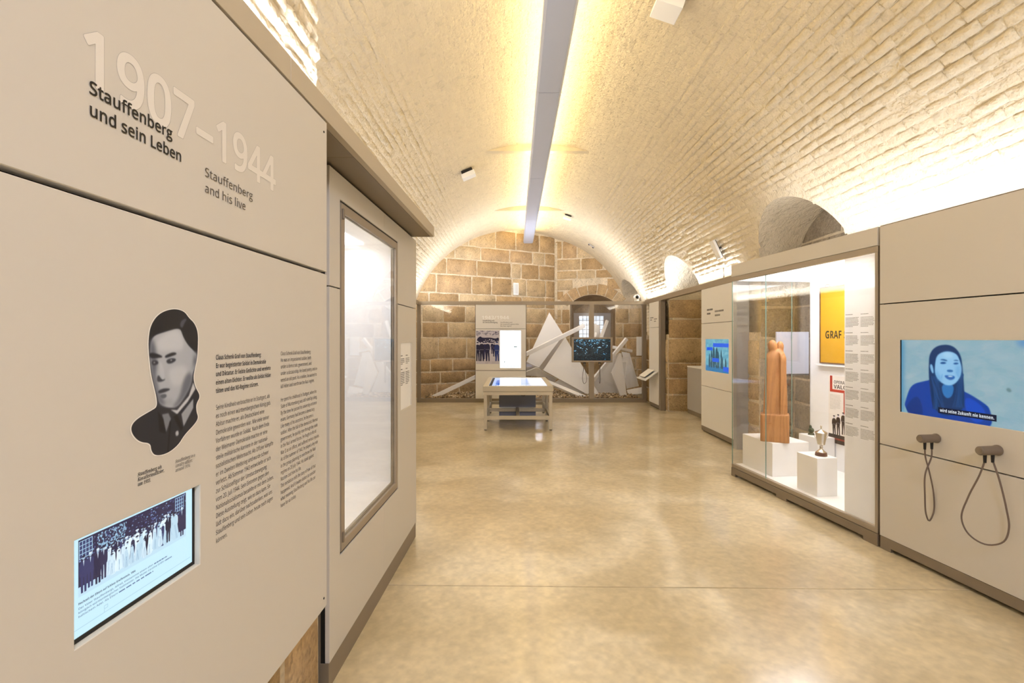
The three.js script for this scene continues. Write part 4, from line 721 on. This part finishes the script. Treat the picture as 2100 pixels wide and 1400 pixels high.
// ------------------------------------------------------------------ right: angled showcase
const RT = -Math.atan2(1, 0.1218), RK = Math.hypot(1, 0.1218), S0 = 5.77, rs = (d) => (S0 - d) * RK;   // local x of a distance
const RB = [rx(S0), 0, -S0];
const local = (X, d) => { const dx = X - RB[0], dz = -d - RB[2], c = Math.cos(RT), s = Math.sin(RT); return [dx * c - dz * s, dx * s + dz * c]; };   // to (local x, local z)
const toWorld = (x, y, z) => V(x, y, z).applyAxisAngle(V(0, 1, 0), RT).add(V(...RB));
{
  const o = thing('glass_showcase', 'walk-up glass showcase with bright white interior and beige header board', 'showcase', RB, RT);
  const w = rs(3.79), g1 = rs(5.15), ge = rs(3.815), dep = -1.0;
  mesh('header_board', plate(rect(-0.005, w, 2.318, 2.46), [], 0.0, 0.03), M.panel, o); mesh('header_rail', bx(0, w, 2.268, 2.3165, -0.05, -0.004, 0.002), M.metal, o);
  mesh('roof_box', bx(0, w, 2.30, 2.455, dep - 0.03, -0.0305, 0.002), M.white, o);
  mesh('light_ceiling', bx(0.02, w - 0.02, 2.272, 2.299, dep, -0.052, 0), new THREE.MeshStandardMaterial({ color: '#ffffff', emissive: '#fbfaff', emissiveIntensity: 0.6 }), o);
  mesh('stile', bx(ge, w, 0.1, 2.268, -0.06, -0.002, 0.002), M.metal, o); mesh('side_wall', bx(ge + 0.01, w, 0.1, 2.3, dep, -0.061, 0), M.liner, o);
  mesh('sill', bx(0, w, 0.1, 0.138, -0.05, -0.003, 0.002), M.metal, o); mesh('floor_board', bx(0.006, w - 0.03, 0.1, 0.137, dep, -0.051, 0), M.liner, o);
  mesh('rear_wall', bx(0.0, w, 0.1, 2.3, dep - 0.03, dep, 0), M.liner, o);
  const foot = [[-0.002, 0.03], [-0.002, 0], [0.075, 0], [0.075, 0.03], [0.80, 0.03], [0.80, 0], [0.95, 0], [0.95, 0.03], [1.86, 0.03], [1.86, 0], [w, 0], [w, 0.096], [-0.002, 0.096]];
  mesh('plinth', plate(foot, [], 0.0, 0.03), M.metalDark, o); mesh('base_frame', bx(0.02, w - 0.02, 0.032, 0.098, dep, -0.031, 0), M.dark, o);
  for (const x of [0.3, 1.5]) for (const z of [-0.2, -0.8]) mesh('foot', cyl(0.03, 0.03, 0.032, 12).translate(x, 0.016, z), M.black, o);
  mesh('glass_pane', bx(0.008, g1 - 0.0015, 0.138, 2.268, -0.014, -0.006, 0), M.glass, o); mesh('glass_pane', bx(g1 + 0.0015, ge, 0.138, 2.268, -0.014, -0.006, 0), M.glass, o);
  mesh('glass_edge', bx(g1 - 0.0015, g1 + 0.0015, 0.138, 2.268, -0.014, -0.005, 0), M.glassEdge, o); mesh('glass_edge', bx(0.0, 0.008, 0.138, 2.268, -0.014, -0.006, 0), M.glassEdge, o);
  mesh('glass_pane', bx(0.0, 0.008, 0.138, 2.268, -0.76, -0.015, 0), M.glass, o); mesh('glass_pane', bx(0.0, 0.008, 0.138, 2.268, dep, -0.764, 0), M.glass, o);
  mesh('glass_edge', bx(0.0, 0.008, 0.138, 2.268, -0.764, -0.76, 0), M.glassEdge, o);
  mesh('led_strip', bx(0.05, w - 0.05, 2.456, 2.468, -0.24, -0.18, 0), ledMat, o);
  const tb = mesh('text_board', bx(rs(4.13), ge, 0.15, 2.262, -0.03, -0.02, 0.001), M.printBoard, o, 'tall white board with small print in two columns'), tw = ge - rs(4.13);
  printed('fine_print', tw, 1.1, rs(4.13), 1.82, -0.0195, 1500, (g) => { for (let b = 0; b < 7; b++) for (const [x, c] of [[0.012, '#55524f'], [0.165, '#7d7a76']]) { const y = 0.02 + b * 0.15; textBlock(g, x, y, 0.135, 1, 0.011, c); textBlock(g, x, y + 0.026, 0.135, 8, 0.0105, c === '#55524f' ? '#908d8a' : '#a3a09c'); } }, tb);
}
function plinthBox(label, cornersFront, h) {               // box standing on the showcase floor
  const [x0, x1, z0, z1] = cornersFront, c = toWorld((x0 + x1) / 2, 0.137, (z0 + z1) / 2), o = thing('display_plinth', label, 'plinth', c.toArray(), RT, 'white plinths in the showcase');
  mesh('plinth_body', bx(-(x1 - x0) / 2, (x1 - x0) / 2, 0, h, -(z1 - z0) / 2, (z1 - z0) / 2, 0.004), M.white, o); return o;
}
{
  const [a, az] = local(2.755, 5.21), [b, bz] = local(2.82, 4.55);
  plinthBox('wide white plinth carrying the carved wooden figure', [a - 0.54, a, az - 0.42, az], 0.356);
  plinthBox('small white plinth carrying the silver cup', [b - 0.27, b, bz - 0.205, bz], 0.356);
  plinthBox('white plinth at the back of the showcase carrying a small bronze piece', [0.1, 0.4, -0.99, -0.78], 0.356);
}
// carved wooden figure: two people standing close, one trunk
{
  const p = at(1590, 903, 5.34), o = thing('wooden_figure', 'carved reddish wood sculpture of two standing figures pressed together', 'sculpture', [p.x, 0.4935, p.z], -0.49);
  const n = 96, mc = new MarchingCubes(n, M.wood, false, false, 400000); mc.isolation = 0;
  const H = 1.09, sx = 0.2, sy = 0.62, sz = 0.2;
  const smin = (a, b, k) => { const h = Math.max(0, Math.min(1, 0.5 + 0.5 * (b - a) / k)); return lerp(b, a, h) - k * h * (1 - h); };
  const rbox = (x, z, a, b, r) => { const qx = Math.abs(x) - a + r, qz = Math.abs(z) - b + r; return Math.hypot(Math.max(qx, 0), Math.max(qz, 0)) + Math.min(Math.max(qx, qz), 0) - r; };
  const ell = (x, y, z, c, r) => { const dx = (x - c[0]) / r[0], dy = (y - c[1]) / r[1], dz = (z - c[2]) / r[2]; return (Math.hypot(dx, dy, dz) - 1) * Math.min(...r); };
  for (let k = 0; k < n; k++) for (let j = 0; j < n; j++) for (let i = 0; i < n; i++) {
    const x = (i - n / 2) / (n / 2) * sx, y = (j - n / 2) / (n / 2) * sy + H / 2, z = (k - n / 2) / (n / 2) * sz, t = y / H;
    const sh = Math.sqrt(Math.max(0, 1 - (Math.max(0, t - 0.80) / 0.115) ** 2)), hw = lerp(0.116, 0.1, sst(0.26, 0.8, t)) * Math.max(sh, 0.2), off = lerp(-0.004, 0.006, t);
    let body = Math.max(rbox(x - off, z, hw, lerp(0.1, 0.08, t) * Math.max(sh, 0.25), Math.min(0.045, hw * 0.6)) * 0.8, y - 0.99, -y);
    const groove = Math.hypot(x - 0.03, z - 0.096 + 0.02 * t) - 0.017; if (t > 0.27) body = Math.max(body, -groove);
    const block = Math.max(rbox(x + 0.006, z, 0.138, 0.106, 0.03), y - 0.29 - 0.03 * (x + 0.1), -y);
    const heads = Math.min(ell(x, y, z, [-0.028, 1.028, 0.018], [0.045, 0.064, 0.05]), ell(x, y, z, [0.045, 1.018, -0.03], [0.036, 0.06, 0.045]));
    const necks = Math.min(rbox(x + 0.02, z - 0.014, 0.028, 0.028, 0.026), rbox(x - 0.044, z + 0.022, 0.024, 0.026, 0.022)), nk = Math.max(necks, y - 1.03, 0.9 - y);
    let f = smin(smin(body, nk, 0.03), heads, 0.018); f = Math.min(f, block); f = Math.max(f, -y);
    mc.field[k * n * n + j * n + i] = -f;
  }
  mc.update(); const cnt = mc.count, g = new THREE.BufferGeometry();
  const P = mc.positionArray.slice(0, cnt * 3), NN = mc.normalArray.slice(0, cnt * 3), uv = new Float32Array(cnt * 2);
  for (let i = 0; i < cnt; i++) { P[i * 3] *= sx; P[i * 3 + 1] = P[i * 3 + 1] * sy + H / 2; P[i * 3 + 2] *= sz; const nn = V(NN[i * 3] / sx, NN[i * 3 + 1] / sy, NN[i * 3 + 2] / sz).normalize(); NN[i * 3] = nn.x; NN[i * 3 + 1] = nn.y; NN[i * 3 + 2] = nn.z; uv[i * 2] = P[i * 3] + P[i * 3 + 2] * 0.8; uv[i * 2 + 1] = P[i * 3 + 1] * 0.12; }
  g.setAttribute('position', new THREE.BufferAttribute(P, 3)); g.setAttribute('normal', new THREE.BufferAttribute(NN, 3)); g.setAttribute('uv', new THREE.BufferAttribute(uv, 2));
  mesh('carving', g, M.wood, o);
}
{
  const p = at(1684, 933, 4.66), o = thing('silver_cup', 'silver lidded trophy cup on a round dark wooden foot', 'cup', [p.x, 0.4935, p.z]);
  const L = (pts) => new THREE.LatheGeometry(pts.map((q) => new THREE.Vector2(...q)), 40);
  mesh('wooden_foot', L([[0, 0], [0.05, 0], [0.051, 0.006], [0.048, 0.026], [0.046, 0.032], [0, 0.032]]), M.woodDark, o);
  mesh('stem', L([[0.04, 0.032], [0.04, 0.037], [0.03, 0.046], [0.016, 0.06], [0.011, 0.072], [0.016, 0.08], [0.011, 0.087], [0.014, 0.096], [0.02, 0.1]]), M.chrome, o);
  mesh('bowl', L([[0.002, 0.098], [0.028, 0.1], [0.033, 0.11], [0.043, 0.17], [0.048, 0.212], [0.05, 0.216]]), M.chrome, o);
  const lid = mesh('lid', L([[0.053, 0.216], [0.053, 0.22], [0.04, 0.23], [0.014, 0.243], [0.006, 0.248], [0.005, 0.27], [0.008, 0.275], [0.004, 0.285], [0, 0.287]]), M.chrome, o);
  for (const s of [-1, 1]) mesh('handle', tube([V(s * 0.047, 0.205, 0), V(s * 0.064, 0.2, 0), V(s * 0.06, 0.175, 0), V(s * 0.045, 0.165, 0)], 0.0025, 20, 6), M.chrome, o);
}
{
  const c = toWorld(0.2, 0.4935, -0.86), o = thing('bronze_piece', 'small dark green bronze piece on the rear plinth', 'ornament', c.toArray(), RT), m = std('#4d5540', 0.45, 0.6);
  mesh('foot', cyl(0.035, 0.028, 0.02, 20).translate(0, 0.01, 0), m, o); mesh('body', new THREE.SphereGeometry(0.035, 20, 14).scale(1, 0.9, 0.7).translate(0, 0.05, 0), m, o); mesh('crest', new THREE.SphereGeometry(0.018, 14, 10).scale(0.8, 1.2, 0.8).translate(-0.012, 0.088, 0), m, o);
}
{
  // the yellow sign and the poster on the showcase's rear wall
  const x0 = local(0.6267 * 5.709, 5.709)[0], o = thing('yellow_sign', 'yellow metal sign with black lettering in a brown frame on the showcase wall', 'sign', toWorld(x0, 1.317, -0.995).toArray(), RT);
  const w = 0.9, h = 0.872;
  mesh('sign_plate', bx(0.008, w - 0.008, 0.008, h - 0.008, 0, 0.012, 0.001), M.yellow, o);
  mesh('sign_frame', plate(rect(0, w, 0, h), [rect(0.012, w - 0.012, 0.012, h - 0.012)], 0.02, 0.02, 0.002), M.brownFrame, o);
  mesh('hook', tube([V(0.08, h, 0.01), V(0.09, h + 0.02, 0.012), V(0.14, h + 0.02, 0.012), V(0.15, h, 0.01)], 0.004, 16, 6), M.dark, o);
  printed('lettering', 0.62, 0.16, 0.05, 0.385, 0.0126, 1500, (g) => { line(g, 'GRAF S', 0.03, 0.1, 0.118, { bold: true, width: 0.32, color: '#1b1608' }); }, o);
  mesh('ledge', bx(-0.03, w, -0.03, -0.012, 0, 0.04, 0.002), M.white, o);
}
{
  const x0 = local(0.6436 * 5.583, 5.583)[0], w = 0.52, h = 0.75, o = thing('film_poster', 'white poster with red bent band, black lettering and dark figures below the yellow sign', 'poster', toWorld(x0, 0.434, -0.995).toArray(), RT);
  mesh('sheet', bx(0, w, 0, h, 0, 0.006, 0.001), M.paper, o);
  printed('poster_print', w, h, 0, h, 0.0068, 1200, (g) => {
    g.fillStyle = '#f1ece4'; g.fillRect(0, 0, w, h); g.fillStyle = '#c0341f'; g.fillRect(0.02, 0, 0.035, 0.17); g.fillRect(0.02, 0.15, 0.24, 0.03); g.fillRect(0.215, 0.15, 0.045, 0.26);
    line(g, 'OPERAZIONE', 0.075, 0.085, 0.05, { bold: true, width: 0.3, color: '#3a3633' }); line(g, 'VALCHIRIA', 0.075, 0.14, 0.06, { bold: true, width: 0.38, color: '#1b1816' });
    textBlock(g, 0.02, 0.21, 0.16, 12, 0.014, '#c9c2b8'); textBlock(g, 0.28, 0.21, 0.2, 12, 0.014, '#c9c2b8');
    for (const [x, y] of [[0.08, 0.47], [0.14, 0.45], [0.21, 0.42], [0.29, 0.44], [0.36, 0.46], [0.43, 0.47]]) figure(g, x, y + 0.005, 0.00052, '#2a1512');
    g.fillStyle = '#23100d'; g.fillRect(0, h - 0.1, w, 0.1); g.fillStyle = '#8e2a1c'; g.fillRect(0.03, h - 0.06, w - 0.06, 0.018);
  }, o);
}
{
  const o = thing('blue_grey_board', 'blue-grey board fixed outside the showcase side glass, behind the wooden figure', 'board', toWorld(-0.002, 1.18, -0.99).toArray(), RT);
  mesh('board', bx(-0.022, 0, 0, 0.5, 0, 0.42, 0.003), M.slate, o); mesh('board_rail', bx(-0.026, 0, -0.02, -0.001, 0, 0.42, 0.002), M.dark, o);
}
// ------------------------------------------------------------------ right: video wall panels with handsets
{
  const o = thing('video_panel', 'large beige wall panel with interview screen and dark plinth', 'panel', RB, RT);
  const a = rs(3.79) + 0.022, b = rs(1.2), sa = rs(3.6), sb = sa + 0.933;
  mesh('upper_board', plate(rect(a, b, 1.866, 2.455), [], 0, 0.03), M.panel, o); const mid = mesh('middle_board', plate(rect(a, b, 0.80, 1.858), [rect(sa, sb, 1.066, 1.59)], 0, 0.03), M.panel, o); mesh('lower_board', plate(rect(a, b, 0.1, 0.792), [], 0, 0.03), M.panel, o);
  mesh('backing', bx(a + 0.004, b, 0.03, 2.45, -0.25, -0.031, 0), M.black, o); mesh('top_cap', bx(a, b, 2.4555, 2.463, -0.25, -0.004, 0.001), M.metalDark, o);
  mesh('plinth', plate([[a, 0], [a + 0.09, 0], [a + 0.09, 0.028], [b - 0.1, 0.028], [b - 0.1, 0], [b, 0], [b, 0.097], [a, 0.097]], [], -0.003, 0.03), M.metalDark, o);
  mesh('led_strip', bx(a + 0.02, b - 0.05, 2.4635, 2.475, -0.24, -0.18, 0), ledMat, o);
  const tex = canvasTex(1280, 720, (g, W, H) => {
    g.fillStyle = '#93b3bd'; g.fillRect(0, 0, W, H);
    for (let i = 0; i < 500; i++) { g.globalAlpha = 0.12; g.fillStyle = pick(['#7fa7b8', '#a7bfc2', '#86abb9', '#9fb6b8', '#6f9fb6']); g.beginPath(); g.ellipse(rnd() * W, rnd() * H, rr(20, 120), rr(10, 50), rr(-0.4, 0.4), 0, 7); g.fill(); } g.globalAlpha = 1;
    g.filter = 'blur(18px)'; g.globalAlpha = 0.6; g.fillStyle = '#3c87b5'; g.fillRect(-20, 0, 60, H); g.globalAlpha = 0.5; curve(g, [[1000, 0], [1160, 0], [1120, 60], [1020, 50]], '#2b72c4'); g.globalAlpha = 1;
    g.filter = 'blur(5px)'; curve(g, [[935, 400], [960, 380], [985, 410], [960, 425]], '#6c8c92');
    const s = (p) => p.map(([x, y]) => [(x - 45) * (1240 / 1905) * 0.98, (y - 50) * 0.662 * (1 - 0.00011 * (x - 45))]);   // from a sketch in oblique view
    g.filter = 'blur(4px)'; curve(g, s([[90, 1090], [140, 920], [220, 720], [450, 665], [560, 640], [1000, 800], [1250, 970], [1340, 1060], [1365, 1400], [600, 1400]]), '#0a3f9c');
    curve(g, s([[160, 1000], [330, 860], [420, 1100], [380, 1300], [120, 1120]]), '#07337f'); curve(g, s([[1010, 860], [1240, 1010], [1300, 1200], [1150, 1300], [1020, 1100]]), '#0c4bc0');
    curve(g, s([[500, 420], [510, 260], [600, 150], [760, 118], [880, 160], [960, 280], [980, 440], [995, 640], [1010, 900], [1000, 1090], [760, 1200], [560, 1080], [520, 820], [500, 600]]), '#0d3566');
    for (let i = 0; i < 40; i++) { g.strokeStyle = pick(['#0a2a55', '#15457c', '#1b4f8a']); g.lineWidth = rr(2, 5); const q = s([[rr(520, 640), 600], [rr(540, 700), 800], [rr(560, 740), 1080]]); g.beginPath(); g.moveTo(...q[0]); g.quadraticCurveTo(...q[1], ...q[2]); g.stroke(); const r = s([[rr(930, 990), 560], [rr(880, 1000), 800], [rr(840, 1010), 1050]]); g.beginPath(); g.moveTo(...r[0]); g.quadraticCurveTo(...r[1], ...r[2]); g.stroke(); }
    curve(g, s([[690, 700], [870, 700], [850, 880], [770, 930], [700, 850]]), '#2c76bb');
    curve(g, s([[590, 420], [620, 270], [760, 215], [900, 250], [945, 350], [975, 480], [950, 610], [880, 710], [780, 735], [680, 690], [590, 570]]), '#8fc3ea');
    curve(g, s([[510, 430], [545, 405], [570, 480], [575, 560], [540, 540]]), '#83b8e2');
    curve(g, s([[660, 350], [710, 335], [775, 355], [770, 370], [700, 355]]), '#124a86'); curve(g, s([[845, 360], [900, 345], [940, 365], [900, 362]]), '#124a86');
    curve(g, s([[655, 400], [710, 375], [770, 395], [715, 415]]), '#164b8a'); curve(g, s([[845, 405], [895, 385], [940, 400], [895, 420]]), '#164b8a');
    curve(g, s([[760, 505], [800, 490], [860, 505], [845, 530], [780, 530]]), '#2e6aa8'); curve(g, s([[715, 580], [800, 575], [890, 590], [860, 640], [790, 650]]), '#2b66b0'); curve(g, s([[770, 585], [830, 583], [860, 598], [800, 605]]), '#d7ecf8');
    g.strokeStyle = '#4f93d0'; g.lineWidth = 4; for (const q of [[[700, 560], [690, 620]], [[900, 520], [930, 600]]]) { const r = s(q); g.beginPath(); g.moveTo(...r[0]); g.lineTo(...r[1]); g.stroke(); }
    g.filter = 'blur(14px)'; curve(g, s([[600, 470], [640, 560], [700, 640], [690, 690], [610, 600]]), '#6ba6d8'); curve(g, s([[880, 440], [950, 420], [965, 520], [920, 640], [900, 560]]), '#74aedd'); curve(g, s([[700, 240], [840, 240], [860, 320], [720, 320]]), '#a6d2f0'); g.filter = 'none';
    g.fillStyle = '#071634'; g.fillRect(380, 618, 490, 54); line(g, 'wird seine Zukunft nie kennen.', 396, 658, 40, { bold: true, width: 458, color: '#eaf2f8' });
  });
  mesh('screen', new THREE.PlaneGeometry(sb - sa + 0.006, 0.53).translate((sa + sb) / 2, 1.328, -0.012), glow(tex, 0.36), mid, 'screen showing a seated woman in a blue jacket, subtitled');
  mesh('screen_edge', bx(sa - 0.012, sa + 0.004, 1.06, 1.6, -0.011, -0.004, 0), M.black, mid);
}
{
  const h1 = toWorld(rs(3.326), 0.927, 0.002), h2 = toWorld(rs(2.952), 0.931, 0.002);
  handset('audio_handset', 'taupe audio handset nearest the showcase, its cord crossing into a slim loop', h1.toArray(), RT, [[0, -0.06, 0.035], [0.003, -0.12, 0.04], [0.0, -0.24, 0.085], [0.012, -0.38, 0.10], [0.01, -0.5, 0.09], [0.0, -0.555, 0.055], [-0.01, -0.5, 0.01], [-0.008, -0.38, 0.012], [0, -0.22, 0.055], [0, -0.12, 0.084], [0, -0.06, 0.088]].map(([x, y, z]) => [x, y, Math.max(z, 0.008)]), 1, 'handsets under the interview screen');
  handset('audio_handset', 'taupe audio handset under the middle of the interview screen, its cord a wide loop', h2.toArray(), RT, [[0, -0.06, 0.035], [0.03, -0.16, 0.03], [0.06, -0.32, 0.02], [0.075, -0.44, 0.02], [0.05, -0.53, 0.03], [-0.01, -0.565, 0.07], [-0.07, -0.53, 0.11], [-0.1, -0.44, 0.13], [-0.07, -0.3, 0.12], [-0.02, -0.15, 0.1], [0, -0.06, 0.088]], 1, 'handsets under the interview screen');
}
// ------------------------------------------------------------------ small fixtures on vault and walls
function fixture(name, label, category, px, py, build, group) {
  const { p, th } = vaultPoint(px, py, 0.015), o = thing(name, label, category, p.toArray(), 0, group);
  const inward = V(-Math.cos(th), -Math.sin(th), 0), t = V(-Math.sin(th), Math.cos(th), 0);
  o.quaternion.setFromRotationMatrix(new THREE.Matrix4().makeBasis(t.clone().cross(inward), t, inward)); build(o); return o;
}
fixture('speaker_box', 'small white box with black back on the vault left of the light channel', 'speaker', 957, 350, (o) => { mesh('box', bx(-0.09, 0.09, -0.12, 0.12, 0.05, 0.13, 0.006), M.white, o); mesh('mount', bx(-0.07, 0.07, -0.1, 0.1, -0.005, 0.0495, 0.003), M.black, o); });
fixture('speaker_box', 'tiny white box at the end of the farther vault rib', 'speaker', 1165, 442, (o) => { mesh('box', bx(-0.08, 0.08, -0.1, 0.1, 0.03, 0.09, 0.005), M.white, o); mesh('mount', bx(-0.06, 0.06, -0.08, 0.08, -0.005, 0.0295, 0.003), M.black, o); });
fixture('wall_socket', 'small grey bracket on the smooth vault edge near the end wall', 'bracket', 1213, 503, (o) => { mesh('plate', bx(-0.04, 0.04, -0.1, 0.1, 0, 0.02, 0.003), M.greyBoard, o); mesh('clip', bx(-0.02, 0.02, -0.09, -0.05, 0.0205, 0.04, 0.003), M.dark, o); mesh('clip', bx(-0.02, 0.02, 0.05, 0.09, 0.0205, 0.04, 0.003), M.dark, o); });
fixture('flood_light', 'flat white tilted box lamp on the vault above the blue screen panel', 'lamp', 1478, 507, (o) => { const b = mesh('lamp_box', bx(-0.07, 0.07, -0.15, 0.15, 0.06, 0.1, 0.006), M.white, o); mesh('arm', bx(-0.015, 0.015, -0.015, 0.015, -0.005, 0.0595, 0.002), M.dark, o); mesh('rear_plate', bx(-0.065, 0.065, -0.14, 0.14, 0.05, 0.0595, 0.002), M.black, o); });
fixture('speaker_box', 'large white box on the vault high right of the light channel', 'speaker', 1374, 0, (o) => { mesh('box', bx(-0.12, 0.12, -0.12, 0.12, 0.04, 0.12, 0.006), M.white, o); mesh('mount', bx(-0.1, 0.1, -0.1, 0.1, -0.005, 0.0395, 0.003), M.dark, o); });
{
  const L = along(FA, FB), s = L.s(1057), o = thing('wall_vent', 'small white slotted plate on the sandstone end wall', 'vent', [L.x(s), L.h(1057, 605), -L.d(s)], L.turn);
  mesh('plate', bx(-0.085, 0.085, 0, 0.36, 0.012, 0.05, 0.004), M.white, o); for (const x of [-0.04, 0, 0.04]) mesh('slot', bx(x - 0.006, x + 0.006, 0.04, 0.32, 0.0505, 0.053, 0), M.greyBoard, o);
}
{
  const o = thing('dome_camera', 'white security camera with dark lens on the partition corner', 'camera', [FXp(1306), 2.536, -12.36]);
  mesh('base', cyl(0.06, 0.055, 0.05, 24).translate(0, 0.025, 0), M.white, o); mesh('shell', new THREE.SphereGeometry(0.075, 24, 16).translate(0, 0.1, 0), M.white, o); mesh('lens', new THREE.SphereGeometry(0.045, 20, 14).translate(0, 0.1, 0.045), std('#101014', 0.1), o);
}
// partition along the hidden left side, seen only at its far corner
{
  const o = thing('side_partition', 'taupe metal beam and posts along the left wall behind the cabinet', 'partition', [-2.33, 0, -12.3], Math.PI / 2);
  mesh('top_rail', bx(-8.0, 0.0, 2.45, 2.55, -0.1, 0, 0.003), M.metal, o); for (const x of [-8.0, -5.4, -2.7]) mesh('post', bx(x, x + 0.1, 0, 2.45, -0.1, 0, 0.003), M.metalDark, o);
  mesh('led_strip', bx(-7.9, -0.1, 2.55, 2.56, -0.14, -0.09, 0), ledMat, o);
}
// ceiling luminaire of the entrance, behind the camera
{
  const o = thing('entrance_luminaire', 'flat square white luminaire hanging over the entrance', 'ceiling light', [1.6, 3.945, 2.0], 0); o.rotation.x = 0.7; o.rotation.z = -0.2;
  mesh('housing', bx(-0.82, 0.82, 0.03, 0.09, -0.47, 0.47, 0.01), M.white, o); mesh('diffuser_light', bx(-0.8, 0.8, 0.02, 0.0295, -0.45, 0.45, 0), new THREE.MeshStandardMaterial({ color: '#ffffff', emissive: '#f1f4ff', emissiveIntensity: 1 }), o);
  for (const x of [-0.6, 0.6]) mesh('hanger', cyl(0.008, 0.008, 0.5, 8).translate(x, 0.34, 0), M.metal, o);
}
renderer.render(scene, camera);
